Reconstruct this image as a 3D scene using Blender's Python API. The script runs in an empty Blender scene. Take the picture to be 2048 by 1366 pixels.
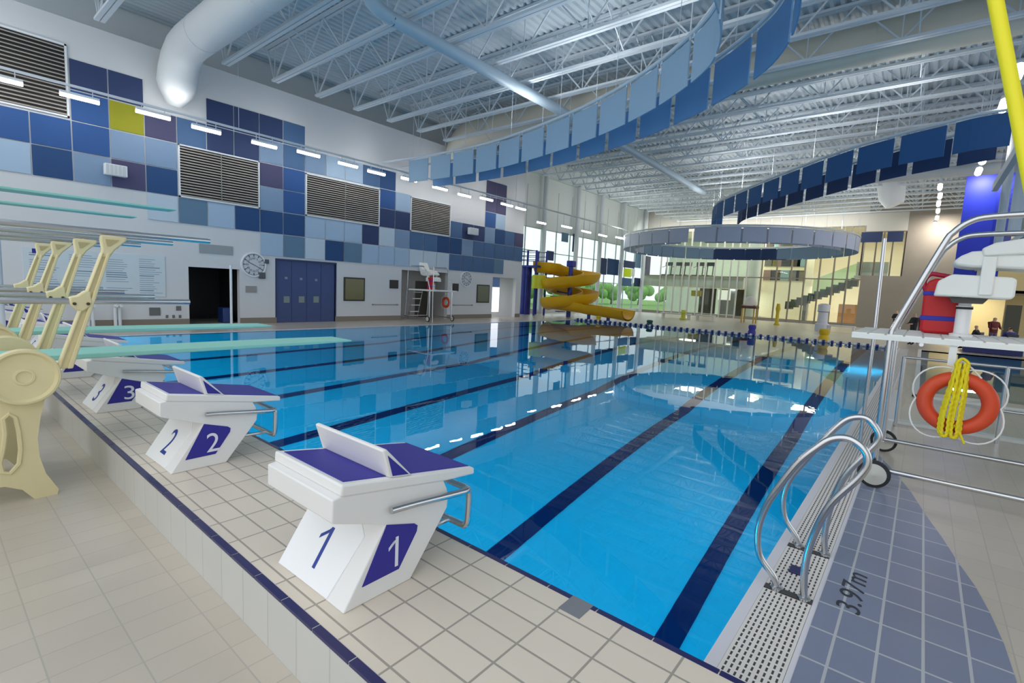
import bpy, bmesh, math, random
import numpy as np
from mathutils import Vector, Matrix
random.seed(7)
S = bpy.context.scene
COL = S.collection
PI = math.pi

# ---------------------------------------------------------------- camera model
RC = np.array([[0.7692600018670721, 0.6371929556054534, 0.04716128554502058],
               [-0.10463043400134231, 0.05281251477151949, 0.9931079047939347],
               [0.6303106550012962, -0.768892694470623, 0.10729633069934041]])
FPX = 994.09
CAM = np.array([0.0, 0.0, 1.965])
def _ray(px, py):
    return RC.T @ np.array([px - 1024.0, -(py - 683.0), -FPX]) / FPX
def atz(px, py, z):
    d = _ray(px, py); return CAM + d * ((z - CAM[2]) / d[2])
def atx(px, py, x):
    d = _ray(px, py); return CAM + d * ((x - CAM[0]) / d[0])
def aty(px, py, y):
    d = _ray(px, py); return CAM + d * ((y - CAM[1]) / d[1])

cam_d = bpy.data.cameras.new('camera')
cam = bpy.data.objects.new('camera', cam_d); COL.objects.link(cam)
m3 = Matrix([list(r) for r in RC.T]); q = m3.to_quaternion()
cam.matrix_world = Matrix.Translation(Vector(CAM)) @ q.to_matrix().to_4x4()
cam_d.sensor_fit = 'HORIZONTAL'; cam_d.sensor_width = 36.0
cam_d.lens = FPX / 2048 * 36.0
cam_d.clip_start = 0.05; cam_d.clip_end = 400
S.camera = cam

# ---------------------------------------------------------------- materials
def lin(c):
    out = []
    for v in c:
        v = v / 255.0
        out.append(v / 12.92 if v <= 0.04045 else ((v + 0.055) / 1.055) ** 2.4)
    return tuple(out) + (1.0,)
MATS = {}
def mat(name, rgb, rough=0.5, metal=0.0, var=0.0, vscale=4.0, bump=0.0, bscale=60.0, spec=0.5):
    if name in MATS: return MATS[name]
    m = bpy.data.materials.new(name); m.use_nodes = True
    nt = m.node_tree; b = nt.nodes['Principled BSDF']
    b.inputs['Base Color'].default_value = lin(rgb)
    b.inputs['Roughness'].default_value = rough
    b.inputs['Metallic'].default_value = metal
    b.inputs['Specular IOR Level'].default_value = spec
    if var or bump:
        tc = nt.nodes.new('ShaderNodeTexCoord')
    if var:
        n = nt.nodes.new('ShaderNodeTexNoise'); n.inputs['Scale'].default_value = vscale
        n.inputs['Detail'].default_value = 4
        nt.links.new(tc.outputs['Object'], n.inputs['Vector'])
        r = nt.nodes.new('ShaderNodeMix'); r.data_type = 'RGBA'
        c = lin(rgb)
        r.inputs[6].default_value = tuple(max(0, x * (1 - var)) for x in c[:3]) + (1,)
        r.inputs[7].default_value = tuple(min(1, x * (1 + var)) for x in c[:3]) + (1,)
        nt.links.new(n.outputs['Fac'], r.inputs[0]); nt.links.new(r.outputs[2], b.inputs['Base Color'])
    if bump:
        n2 = nt.nodes.new('ShaderNodeTexNoise'); n2.inputs['Scale'].default_value = bscale
        nt.links.new(tc.outputs['Object'], n2.inputs['Vector'])
        bp = nt.nodes.new('ShaderNodeBump'); bp.inputs['Strength'].default_value = bump
        bp.inputs['Distance'].default_value = 0.01
        nt.links.new(n2.outputs['Fac'], bp.inputs['Height']); nt.links.new(bp.outputs['Normal'], b.inputs['Normal'])
    MATS[name] = m; return m
def emit(name, rgb, strength):
    if name in MATS: return MATS[name]
    m = bpy.data.materials.new(name); m.use_nodes = True
    nt = m.node_tree; b = nt.nodes['Principled BSDF']
    b.inputs['Base Color'].default_value = lin(rgb)
    b.inputs['Emission Color'].default_value = lin(rgb)
    b.inputs['Emission Strength'].default_value = strength
    MATS[name] = m; return m
def tile(name, rgb, grout, w, h, mortar=0.006, off=(0, 0), axes='xy', var=0.05, rough=0.35, bump=0.25, stagger=0.0, dirt=0.06):
    m = bpy.data.materials.new(name); m.use_nodes = True
    nt = m.node_tree; b = nt.nodes['Principled BSDF']
    tc = nt.nodes.new('ShaderNodeTexCoord'); sp = nt.nodes.new('ShaderNodeSeparateXYZ'); cb = nt.nodes.new('ShaderNodeCombineXYZ')
    nt.links.new(tc.outputs['Object'], sp.inputs[0])
    for i, a in enumerate(axes):
        ad = nt.nodes.new('ShaderNodeMath'); ad.operation = 'SUBTRACT'; ad.inputs[1].default_value = off[i]
        nt.links.new(sp.outputs['xyz'.index(a)], ad.inputs[0]); nt.links.new(ad.outputs[0], cb.inputs[i])
    br = nt.nodes.new('ShaderNodeTexBrick'); br.offset = stagger; br.squash = 1.0
    br.inputs['Scale'].default_value = 1.0; br.inputs['Mortar Size'].default_value = mortar
    br.inputs['Mortar Smooth'].default_value = 0.1; br.inputs['Bias'].default_value = 0.0
    br.inputs['Brick Width'].default_value = w; br.inputs['Row Height'].default_value = h
    c = lin(rgb)
    br.inputs['Color1'].default_value = tuple(x * (1 - var) for x in c[:3]) + (1,)
    br.inputs['Color2'].default_value = tuple(min(1, x * (1 + var)) for x in c[:3]) + (1,)
    br.inputs['Mortar'].default_value = lin(grout)
    nt.links.new(cb.outputs[0], br.inputs['Vector'])
    n = nt.nodes.new('ShaderNodeTexNoise'); n.inputs['Scale'].default_value = 0.9; n.inputs['Detail'].default_value = 5
    nt.links.new(tc.outputs['Object'], n.inputs['Vector'])
    mp = nt.nodes.new('ShaderNodeMapRange'); mp.inputs['From Min'].default_value = 0.3; mp.inputs['From Max'].default_value = 0.7
    mp.inputs['To Min'].default_value = 1 - dirt; mp.inputs['To Max'].default_value = 1.0
    nt.links.new(n.outputs['Fac'], mp.inputs['Value'])
    mx = nt.nodes.new('ShaderNodeVectorMath'); mx.operation = 'SCALE'
    nt.links.new(br.outputs['Color'], mx.inputs[0]); nt.links.new(mp.outputs[0], mx.inputs['Scale'])
    nt.links.new(mx.outputs[0], b.inputs['Base Color'])
    b.inputs['Roughness'].default_value = rough
    if bump:
        bp = nt.nodes.new('ShaderNodeBump'); bp.inputs['Strength'].default_value = bump; bp.inputs['Distance'].default_value = 0.004
        bp.invert = True
        nt.links.new(br.outputs['Fac'], bp.inputs['Height']); nt.links.new(bp.outputs['Normal'], b.inputs['Normal'])
    MATS[name] = m; return m
def glass(name, rgb=(225, 240, 238), rough=0.0, tint=0.9):
    if name in MATS: return MATS[name]
    m = bpy.data.materials.new(name); m.use_nodes = True
    nt = m.node_tree; nt.nodes.remove(nt.nodes['Principled BSDF'])
    out = nt.nodes['Material Output']
    tr = nt.nodes.new('ShaderNodeBsdfTransparent'); tr.inputs['Color'].default_value = lin(rgb)
    gl = nt.nodes.new('ShaderNodeBsdfGlossy'); gl.inputs['Roughness'].default_value = rough
    lw = nt.nodes.new('ShaderNodeLayerWeight'); lw.inputs['Blend'].default_value = 0.5
    pw = nt.nodes.new('ShaderNodeMath'); pw.operation = 'POWER'; pw.inputs[1].default_value = 5.0
    fr = nt.nodes.new('ShaderNodeMath'); fr.operation = 'MULTIPLY_ADD'; fr.inputs[1].default_value = 0.94; fr.inputs[2].default_value = 0.05
    nt.links.new(lw.outputs['Facing'], pw.inputs[0]); nt.links.new(pw.outputs[0], fr.inputs[0])
    mx = nt.nodes.new('ShaderNodeMixShader')
    nt.links.new(fr.outputs[0], mx.inputs[0]); nt.links.new(tr.outputs[0], mx.inputs[1]); nt.links.new(gl.outputs[0], mx.inputs[2])
    nt.links.new(mx.outputs[0], out.inputs['Surface'])
    MATS[name] = m; return m

white = mat('white_wall_paint', (212, 214, 216), 0.6, var=0.02, vscale=0.6)
steel_w = mat('white_steel_paint', (208, 218, 226), 0.45)
frame_w = mat('white_frame_paint', (225, 230, 234), 0.5)
chrome = mat('stainless_steel', (205, 206, 208), 0.22, 1.0)
cream = mat('cream_cast_aluminium', (226, 214, 168), 0.5, var=0.04, vscale=9, bump=0.08, bscale=150)
mint = mat('mint_board_coating', (150, 214, 200), 0.6, bump=0.1, bscale=200)
navy = mat('navy_plastic', (42, 36, 146), 0.5, bump=0.1, bscale=400)
navy_t = mat('navy_tile', (40, 40, 92), 0.3)
block_w = mat('white_fibreglass', (232, 231, 229), 0.45, var=0.02, vscale=3)
rubber = mat('black_rubber', (38, 38, 40), 0.7)
black = mat('black_void', (22, 23, 26), 0.6)
grey = mat('grey_metal', (140, 140, 138), 0.5)
concrete = mat('concrete', (158, 150, 138), 0.75, var=0.14, vscale=0.7, bump=0.15, bscale=20)

# ---------------------------------------------------------------- mesh builder
class MB:
    def __init__(s): s.v = []; s.f = []; s.mi = []; s.cur = 0
    def add(s, vs, fs):
        o = len(s.v); s.v += [tuple(float(c) for c in p) for p in vs]
        for f in fs: s.f.append([o + i for i in f]); s.mi.append(s.cur)
        return s
    def box(s, a, b):
        x0, y0, z0 = [min(a[i], b[i]) for i in range(3)]; x1, y1, z1 = [max(a[i], b[i]) for i in range(3)]
        return s.add([(x0, y0, z0), (x1, y0, z0), (x1, y1, z0), (x0, y1, z0), (x0, y0, z1), (x1, y0, z1), (x1, y1, z1), (x0, y1, z1)],
                     [(0, 3, 2, 1), (4, 5, 6, 7), (0, 1, 5, 4), (1, 2, 6, 5), (2, 3, 7, 6), (3, 0, 4, 7)])
    def bar(s, p, q, w, h=None, up=(0, 0, 1)):
        h = h or w
        p = Vector(p); q = Vector(q); d = (q - p)
        if d.length < 1e-6: return s
        d.normalize(); u = Vector(up)
        if abs(d.dot(u)) > 0.98: u = Vector((1, 0, 0))
        r = d.cross(u).normalized(); u = r.cross(d).normalized()
        vs = []
        for c in (p, q):
            for a, b in ((-1, -1), (1, -1), (1, 1), (-1, 1)): vs.append(c + r * (a * w / 2) + u * (b * h / 2))
        return s.add(vs, [(0, 1, 2, 3), (7, 6, 5, 4), (0, 4, 5, 1), (1, 5, 6, 2), (2, 6, 7, 3), (3, 7, 4, 0)])
    def tube(s, pts, r, n=10, closed=False, cap=True):
        pts = [Vector(p) for p in pts]; k = len(pts)
        rs = r if isinstance(r, (list, tuple)) else [r] * k
        tans = []
        for i in range(k):
            if closed: t = pts[(i + 1) % k] - pts[i - 1]
            elif i == 0: t = pts[1] - pts[0]
            elif i == k - 1: t = pts[-1] - pts[-2]
            else: t = (pts[i + 1] - pts[i]).normalized() + (pts[i] - pts[i - 1]).normalized()
            tans.append(t.normalized())
        u = Vector((0, 0, 1))
        if abs(tans[0].dot(u)) > 0.9: u = Vector((1, 0, 0))
        vs = []; fs = []
        for i in range(k):
            u = (u - tans[i] * u.dot(tans[i])).normalized(); w = tans[i].cross(u)
            for j in range(n):
                a = 2 * PI * j / n; vs.append(pts[i] + (u * math.cos(a) + w * math.sin(a)) * rs[i])
        for i in range(k if closed else k - 1):
            i2 = (i + 1) % k
            for j in range(n):
                j2 = (j + 1) % n; fs.append((i * n + j, i * n + j2, i2 * n + j2, i2 * n + j))
        if cap and not closed:
            fs.append(tuple(reversed(range(n)))); fs.append(tuple((k - 1) * n + j for j in range(n)))
        return s.add(vs, fs)
    def lathe(s, prof, c=(0, 0, 0), axis='z', n=24):
        # prof: (radius, height) from bottom to top along the axis
        vs = []; fs = []; k = len(prof)
        for (r, h) in prof:
            for j in range(n):
                a = 2 * PI * j / n; x, y = r * math.cos(a), r * math.sin(a)
                p = {'z': (x, y, h), 'y': (x, h, -y), 'x': (h, x, y)}[axis]
                vs.append((c[0] + p[0], c[1] + p[1], c[2] + p[2]))
        for i in range(k - 1):
            for j in range(n):
                j2 = (j + 1) % n; fs.append((i * n + j, i * n + j2, (i + 1) * n + j2, (i + 1) * n + j))
        fs.append(tuple(reversed(range(n)))); fs.append(tuple((k - 1) * n + j for j in range(n)))
        return s.add(vs, fs)
    def prism(s, poly, axis, a, b):
        # poly 2-D points; axis 'x': (y,z)  'y': (x,z)  'z': (x,y)
        def P(p, t): return {'x': (t, p[0], p[1]), 'y': (p[0], t, p[1]), 'z': (p[0], p[1], t)}[axis]
        n = len(poly); vs = [P(p, a) for p in poly] + [P(p, b) for p in poly]
        fs = [tuple(range(n)), tuple(reversed(range(n, 2 * n)))]
        for i in range(n): j = (i + 1) % n; fs.append((i, i + n, j + n, j))
        return s.add(vs, fs)
    def sphere(s, c, r, n=14, m=8, sc=(1, 1, 1)):
        prof = [(max(1e-4, r * math.sin(PI * i / m)), -r * math.cos(PI * i / m)) for i in range(m + 1)]
        o = len(s.v); s.lathe(prof, (0, 0, 0), 'z', n)
        for i in range(o, len(s.v)):
            p = s.v[i]; s.v[i] = (c[0] + p[0] * sc[0], c[1] + p[1] * sc[1], c[2] + p[2] * sc[2])
        return s
    def xf(s, M):
        s.v = [tuple(M @ Vector(p)) for p in s.v]; return s
    def build(s, name, m, parent=None, smooth=True, bevel=0.0, loc=None, ang=40, recalc=True):
        me = bpy.data.meshes.new(name); me.from_pydata(s.v, [], s.f)
        ms = m if isinstance(m, (list, tuple)) else [m]
        for x in ms: me.materials.append(x)
        if len(ms) > 1:
            for p, i in zip(me.polygons, s.mi): p.material_index = i
        if recalc: bm = bmesh.new(); bm.from_mesh(me); bmesh.ops.recalc_face_normals(bm, faces=bm.faces); bm.to_mesh(me); bm.free()
        if smooth:
            for p in me.polygons: p.use_smooth = True
            me.set_sharp_from_angle(angle=math.radians(ang))
        o = bpy.data.objects.new(name, me); COL.objects.link(o)
        if parent: o.parent = parent
        if loc is not None: o.location = loc
        if bevel:
            bv = o.modifiers.new('bevel', 'BEVEL'); bv.width = bevel; bv.segments = 2; bv.limit_method = 'ANGLE'; bv.angle_limit = math.radians(35)
        return o
def box(a, b): return MB().box(a, b)
def pane(name, quad, m, parent=None):
    return MB().add(quad, [(0, 1, 2, 3)]).build(name, m, parent, False, recalc=False)
def tag(o, label, cat, group=None, kind=None):
    if label: o['label'] = label
    if cat: o['category'] = cat
    if group: o['group'] = group
    if kind: o['kind'] = kind
    return o
def thing(name, label, cat, loc=(0, 0, 0), rz=0.0, group=None):
    o = bpy.data.objects.new(name, None); COL.objects.link(o); o.location = loc; o.rotation_euler = (0, 0, rz)
    o.empty_display_size = 0.2
    return tag(o, label, cat, group)
def struct(name, mb, m, parent=None, label=None, smooth=False, bevel=0.0):
    o = mb.build(name, m, parent, smooth, bevel)
    if parent is None: o['kind'] = 'structure'
    if label: o['label'] = label
    return o
def dup(root, loc=None, rz=None, label=None, group=None):
    def rec(o, par):
        c = o.copy(); COL.objects.link(c)
        if par is not None: c.parent = par
        for ch in list(o.children): rec(ch, c)
        return c
    r = rec(root, None)
    if loc is not None: r.location = loc
    if rz is not None: r.rotation_euler = (0, 0, rz)
    if label: r['label'] = label
    if group: r['group'] = group
    return r
def text_mesh(name, body, size_w, size_h, m, M, parent=None, ext=0.002, shear=0.0):
    cu = bpy.data.curves.new('txt', 'FONT'); cu.body = body; cu.extrude = 0.5; cu.shear = shear
    t = bpy.data.objects.new('txt', cu); COL.objects.link(t)
    dg = bpy.context.evaluated_depsgraph_get(); dg.update()
    me = bpy.data.meshes.new_from_object(t.evaluated_get(dg))
    bpy.data.objects.remove(t); bpy.data.curves.remove(cu)
    vs = np.array([v.co[:] for v in me.vertices]); lo = vs.min(0); hi = vs.max(0)
    sw = size_w / (hi[0] - lo[0]) if size_w else size_h / (hi[1] - lo[1])
    sh = size_h / (hi[1] - lo[1])
    c = (lo + hi) / 2
    for v in me.vertices:
        v.co = M @ Vector(((v.co[0] - c[0]) * sw, (v.co[1] - c[1]) * sh, v.co[2] * 2 * ext))
    me.name = name; me.materials.clear(); me.materials.append(m)
    o = bpy.data.objects.new(name, me); COL.objects.link(o)
    if parent: o.parent = parent
    return o
def digit_one(name, w, h, stroke, m, M, parent, ext=.001):
    # a slim 1 with a slanting flag
    mb = MB().prism([(stroke / 2, -h / 2), (stroke / 2, h / 2), (-stroke * .35, h / 2), (-stroke / 2, h / 2 - stroke * .25), (-stroke / 2, -h / 2)], 'z', -ext, ext)
    mb.prism([(-stroke / 2, h / 2 - stroke * .3), (-stroke * .2, h / 2 - stroke * .25), (-w + stroke / 2, h / 2 - h * .27), (-w + stroke / 2, h / 2 - h * .27 - stroke * .95), (-stroke / 2, h / 2 - stroke * 1.35)], 'z', -ext, ext * 1.02)
    mb.xf(M); return mb.build(name, m, parent, False)
def frameM(origin, right, up):
    r = Vector(right).normalized(); u = Vector(up).normalized(); n = r.cross(u)
    return Matrix(((r[0], u[0], n[0], origin[0]), (r[1], u[1], n[1], origin[1]), (r[2], u[2], n[2], origin[2]), (0, 0, 0, 1)))
def smooth_path(pts, sub=6, closed=False):
    pts = [Vector(p) for p in pts]; n = len(pts); out = []
    for i in range(n if closed else n - 1):
        p0 = pts[(i - 1) % n] if closed or i > 0 else pts[i]; p1 = pts[i]; p2 = pts[(i + 1) % n]
        p3 = pts[(i + 2) % n] if closed or i + 2 < n else p2
        for k in range(sub):
            t = k / sub
            out.append(0.5 * ((2 * p1) + (p2 - p0) * t + (2 * p0 - 5 * p1 + 4 * p2 - p3) * t * t + (3 * p1 - p0 - 3 * p2 + p3) * t ** 3))
    if not closed: out.append(pts[-1])
    return out
ORD = ['', 'first', 'second', 'third', 'fourth', 'fifth', 'sixth', 'seventh', 'eighth', 'ninth', 'tenth', 'eleventh', 'twelfth', 'thirteenth',
       'fourteenth', 'fifteenth', 'sixteenth', 'seventeenth', 'eighteenth', 'nineteenth', 'twentieth']
def nth(i):
    if i <= 20: return ORD[i]
    return str(i) + {1: 'st', 2: 'nd', 3: 'rd'}.get(i % 10 if i % 100 not in (11, 12, 13) else 0, 'th')
# ================================================================= the setting
PX0, PX1, PY0, PY1 = -18.4, -0.72, 2.18, 29.6         # pool edges
ZP = 0.34                                              # top of the starting platform
WX = -21.2; WYE = 26.53; GX = -24.5; BY = 52.0

deck_tile = tile('beige_deck_tile', (196, 186, 172), (178, 172, 162), 0.203, 0.33, 0.004, (0.0, 0.0), 'xy', 0.035, 0.3, 0.2)
plat_tile = tile('cream_platform_tile', (226, 214, 197), (166, 157, 146), 0.304, 0.1595, 0.006, (-1.888, 2.1775 - 0.1595 * 7), 'xy', 0.03, 0.32, 0.25)
face_tile = tile('pale_riser_tile', (205, 204, 198), (188, 188, 184), 0.304, 0.34, 0.006, (-1.888, 0), 'xz', 0.02, 0.35, 0.2)
blue_tile = tile('slate_blue_tile', (128, 136, 160), (186, 188, 192), 0.203, 0.332, 0.008, (0.0, 0.08), 'xy', 0.05, 0.3, 0.25)
pool_tile = tile('pool_basin_tile', (196, 226, 240), (210, 230, 240), 0.15, 0.15, 0.004, (0, 0), 'xy', 0.02, 0.4, 0.0, dirt=0.03)

fl = MB()
def slab(x0, x1, y0, y1, z1=0.0, t=0.3): fl.box((x0, y0, z1 - t), (x1, y1, z1))
slab(-26, 22, -9, 2.0)
slab(-26, PX0 - 0.06, 2.0, PY1)
slab(-0.33, 0.3, 2.0, 15); slab(0.3, 22, 2.0, 15); slab(-0.33, 0.1, 15, PY1); slab(7.0, 22, 15, PY1)
slab(-26, 22, PY1, 62)
struct('floor', fl, deck_tile)

pfo = struct('starting_platform', MB().box((-21.2, 1.162, 0), (4.0, 2.18, ZP)), plat_tile)
pfo['label'] = 'raised cream tiled platform the starting blocks stand on'
struct('trim_1', MB().box((-21.2, 1.12, 0.0), (4.0, 1.162, ZP)), face_tile)
t2 = MB(); t3 = MB()
x = -1.888 + 0.304 * 19
while x > -21.2:
    t2.box((x - 0.148, 1.117, ZP - 0.014), (x + 0.148, 1.158, ZP + 0.002))
    if not -1.29 < x - 0.06 < -1.14: t3.box((x - 0.149, 2.152, ZP - 0.06), (x + 0.149, 2.186, ZP + 0.002))
    x -= 0.304
struct('trim_2', t2, navy_t); struct('trim_3', t3, navy_t)
struct('trim_4', MB().box((-1.285, 2.045, ZP - 0.05), (-1.16, 2.188, ZP + 0.003)), mat('grey_inset_tile', (128, 130, 136), 0.5))

# pool basin with a sloping bottom and navy lane lines
prof = [(PY0 - 0.2, -3.97), (12.4, -3.97), (20.5, -1.5), (PY1, -1.2)]
def zfloor(y):
    for (a, za), (b, zb) in zip(prof, prof[1:]):
        if y <= b: return za + (zb - za) * (y - a) / (b - a)
    return prof[-1][1]
pb = MB()
for (a, za), (b, zb) in zip(prof, prof[1:]):
    pb.add([(PX0, a, za), (PX1, a, za), (PX1, b, zb), (PX0, b, zb)], [(0, 1, 2, 3)])
    for xx in (PX0, PX1): pb.add([(xx, a, za), (xx, b, zb), (xx, b, -0.03), (xx, a, -0.03)], [(0, 1, 2, 3)])
pb.add([(PX0, PY0 - 0.05, -3.97), (PX1, PY0 - 0.05, -3.97), (PX1, PY0 - 0.05, 0.0), (PX0, PY0 - 0.05, 0.0)], [(0, 1, 2, 3)])
pb.add([(PX0, PY1, -1.2), (PX1, PY1, -1.2), (PX1, PY1, 0.0), (PX0, PY1, 0.0)], [(0, 1, 2, 3)])
pb.cur = 1
for k in range(7):
    xc = -2.355 - 2.5 * k + .40
    ys = [3.4, 12.4, 20.5, 28.2]
    for a, b in zip(ys, ys[1:]):
        za, zb = zfloor(a) + 0.012, zfloor(b) + 0.012
        pb.add([(xc - 0.15, a, za), (xc + 0.15, a, za), (xc + 0.15, b, zb), (xc - 0.15, b, zb)], [(0, 1, 2, 3)])
    pb.add([(xc - 0.5, 28.2, zfloor(28.2) + .012), (xc + .5, 28.2, zfloor(28.2) + .012), (xc + .5, 28.45, zfloor(28.45) + .012), (xc - .5, 28.45, zfloor(28.45) + .012)], [(0, 1, 2, 3)])
pbo = struct('pool_basin', pb, [pool_tile, navy_t])

def water_mat(name, tint, bump=0.03):
    m = bpy.data.materials.new(name); m.use_nodes = True; nt = m.node_tree
    nt.nodes.remove(nt.nodes['Principled BSDF']); out = nt.nodes['Material Output']
    rf = nt.nodes.new('ShaderNodeBsdfRefraction'); rf.inputs['IOR'].default_value = 1.33; rf.inputs['Roughness'].default_value = 0.0
    rf.inputs['Color'].default_value = tint
    gl = nt.nodes.new('ShaderNodeBsdfGlossy'); gl.inputs['Roughness'].default_value = 0.0
    fr = nt.nodes.new('ShaderNodeFresnel'); fr.inputs['IOR'].default_value = 1.33
    mx = nt.nodes.new('ShaderNodeMixShader')
    nt.links.new(fr.outputs[0], mx.inputs[0]); nt.links.new(rf.outputs[0], mx.inputs[1]); nt.links.new(gl.outputs[0], mx.inputs[2])
    nt.links.new(mx.outputs[0], out.inputs['Surface'])
    tc = nt.nodes.new('ShaderNodeTexCoord'); n = nt.nodes.new('ShaderNodeTexNoise'); n.inputs['Scale'].default_value = 1.4; n.inputs['Detail'].default_value = 3
    bp = nt.nodes.new('ShaderNodeBump'); bp.inputs['Strength'].default_value = bump; bp.inputs['Distance'].default_value = 0.05
    nt.links.new(tc.outputs['Object'], n.inputs['Vector']); nt.links.new(n.outputs['Fac'], bp.inputs['Height'])
    for s in (rf, gl, fr): nt.links.new(bp.outputs['Normal'], s.inputs['Normal'])
    return m
WATER = water_mat('clear_blue_water', (0.008, 0.41, 0.64, 1), 0.02)
w = MB().add([(PX0, PY0 - .04, -0.02), (PX1, PY0 - .04, -0.02), (PX1, PY1, -0.02), (PX0, PY1, -0.02)], [(0, 1, 2, 3)]).build('pool_water', WATER, None, False)
tag(w, 'still clear blue water filling the lane pool', 'water', kind='stuff')

# white gutter lip all round and the deck edge
lip = MB()
lip.box((PX1, PY0, -0.3), (PX1 + 0.07, PY1, 0.0)); lip.box((-0.36, 2.18, -0.3), (-0.33, PY1, 0.0))
lip.box((PX1 + .07, PY0, -0.3), (-0.36, PY1, -0.06))
lip.box((PX0 - 0.06, PY0, -0.3), (PX0, PY1, 0.0)); lip.box((PX0, PY1 - 0.02, -0.3), (PX1, PY1 + 0.1, 0.005))
struct('trim_5', lip, mat('pale_gutter_tile', (222, 220, 226), 0.35))

# slotted gutter gratings: one section each
def grate_mat():
    m = bpy.data.materials.new('slotted_white_grating'); m.use_nodes = True; nt = m.node_tree; b = nt.nodes['Principled BSDF']
    tc = nt.nodes.new('ShaderNodeTexCoord'); br = nt.nodes.new('ShaderNodeTexBrick'); br.offset = 0.0
    br.inputs['Scale'].default_value = 1.0; br.inputs['Brick Width'].default_value = 0.0333; br.inputs['Row Height'].default_value = 0.04
    br.inputs['Mortar Size'].default_value = 0.0
    sp = nt.nodes.new('ShaderNodeSeparateXYZ'); nt.links.new(tc.outputs['Object'], sp.inputs[0])
    def frac(o, k, duty):
        a = nt.nodes.new('ShaderNodeMath'); a.operation = 'MULTIPLY'; a.inputs[1].default_value = k; nt.links.new(o, a.inputs[0])
        f = nt.nodes.new('ShaderNodeMath'); f.operation = 'FRACT'; nt.links.new(a.outputs[0], f.inputs[0])
        c = nt.nodes.new('ShaderNodeMath'); c.operation = 'LESS_THAN'; c.inputs[1].default_value = duty; nt.links.new(f.outputs[0], c.inputs[0])
        return c.outputs[0]
    nt.nodes.remove(br)
    a = frac(sp.outputs[0], 1 / 0.03, 0.36); c = frac(sp.outputs[1], 1 / 0.05, 0.68)
    mu = nt.nodes.new('ShaderNodeMath'); mu.operation = 'MULTIPLY'; nt.links.new(a, mu.inputs[0]); nt.links.new(c, mu.inputs[1])
    mx = nt.nodes.new('ShaderNodeMix'); mx.data_type = 'RGBA'; mx.inputs[6].default_value = lin((228, 222, 216)); mx.inputs[7].default_value = lin((66, 64, 66))
    nt.links.new(mu.outputs[0], mx.inputs[0]); nt.links.new(mx.outputs[2], b.inputs['Base Color']); b.inputs['Roughness'].default_value = 0.5
    return m
GR = grate_mat()
secs = [(2.19, 3.645), (3.715, 4.415), (4.485, 8.0), (8.0, 12.0), (12.0, 16.0), (16, 20), (20, 24), (24, 29.5)]
glab = ['white slotted gutter grating nearest the starting platform', 'short white slotted gutter grating between the two ladder handrails',
        'white slotted gutter grating running on behind the ladder handrails', 'white slotted gutter grating beside the wheeled lifeguard chair',
        'white slotted gutter grating just beyond the lifeguard chair', 'sixth white gutter grating along the right pool edge', 'seventh white gutter grating along the right pool edge',
        'last white gutter grating, at the far end of the right pool edge']
for (a, b), l in zip(secs, glab):
    o = MB().box((-0.648, a, -0.05), (-0.362, b - 0.004, 0.003)).build('gutter_grating', GR, None, False)
    tag(o, l, 'grating', 'gutter gratings')
for yy, l in ((3.68, 'dark anchor plate under the nearer ladder handrail'), (4.45, 'dark anchor plate under the farther ladder handrail')):
    tag(box((-0.648, yy - .03, -0.05), (-0.362, yy + .03, 0.006)).build('anchor_plate', mat('dark_plate', (70, 68, 70), 0.5), None, False), l, 'plate', 'ladder anchor plates')
tag(box((-0.56, 3.98, 0.0), (-0.47, 4.09, 0.02)).build('drain_cap', navy_t, None, False, 0.006), 'small navy square cap on the short gutter grating', 'cap')

# slate-blue tile field with curved edge, and the depth mark
arc = [(-0.33, 8.3), (-0.2, 7.85), (-0.06, 7.36), (0.1, 6.7), (0.22, 6.06), (0.33, 5.55), (0.42, 5.07), (0.49, 4.75), (0.54, 4.40), (0.575, 4.03), (0.59, 3.66), (0.58, 3.2), (0.55, 2.8), (0.5, 2.5), (0.42, 2.19)]
struct('trim_6', MB().prism([(-0.33, 2.19)] + arc[::-1][0:0] + [(p[0], p[1]) for p in reversed(arc)], 'z', -0.02, 0.004), blue_tile)
o = text_mesh('depth_marking', '3.97m', 0.60, 0.135, mat('dark_paint', (52, 54, 62), 0.5), frameM((-0.175, 4.03, 0.0055), (0, 1, 0), (-1, 0, 0)), None, 0.0008, 0.2)
tag(o, 'dark painted 3.97m depth marking on the slate blue tiles', 'marking')

# ---------------------------------------------------------------- left wall
LW = MB()
def wrect(y0, y1, z0, z1): LW.box((WX - 0.25, y0, z0), (WX, y1, z1))
holes = [(6.69, 8.49, 2.18), (9.96, 12.70, 2.68), (16.5, 19.8, 2.63), (23.65, 26.0, 2.6)]
wrect(-9, WYE, 2.7, 9.55)
ya = -9
for (a, b, h) in holes:
    wrect(ya, a, 0, 2.7); wrect(a, b, h, 2.7); ya = b
wrect(ya, WYE, 0, 2.7)
struct('wall_left', LW, white)
struct('wall_upper', box((WX - 1.6, -9, 9.4), (WX - 1.4, WYE, 11.0)), mat('upper_wall_grey', (214, 220, 222), .6))
struct('trim_13', box((WX - 1.5, -9, 9.3), (WX - .25, WYE, 9.42)), mat('upper_wall_grey', (176, 184, 188), .6))
bs = MB(); ya = -9
for (a, b, h) in holes + [(WYE, WYE, 0)]:
    bs.box((WX - 0.001, ya, 0), (WX + 0.015, a, 0.24)); ya = b
struct('baseboard_left', bs, mat('brown_skirting_tile', (132, 122, 110), 0.5))

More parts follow.
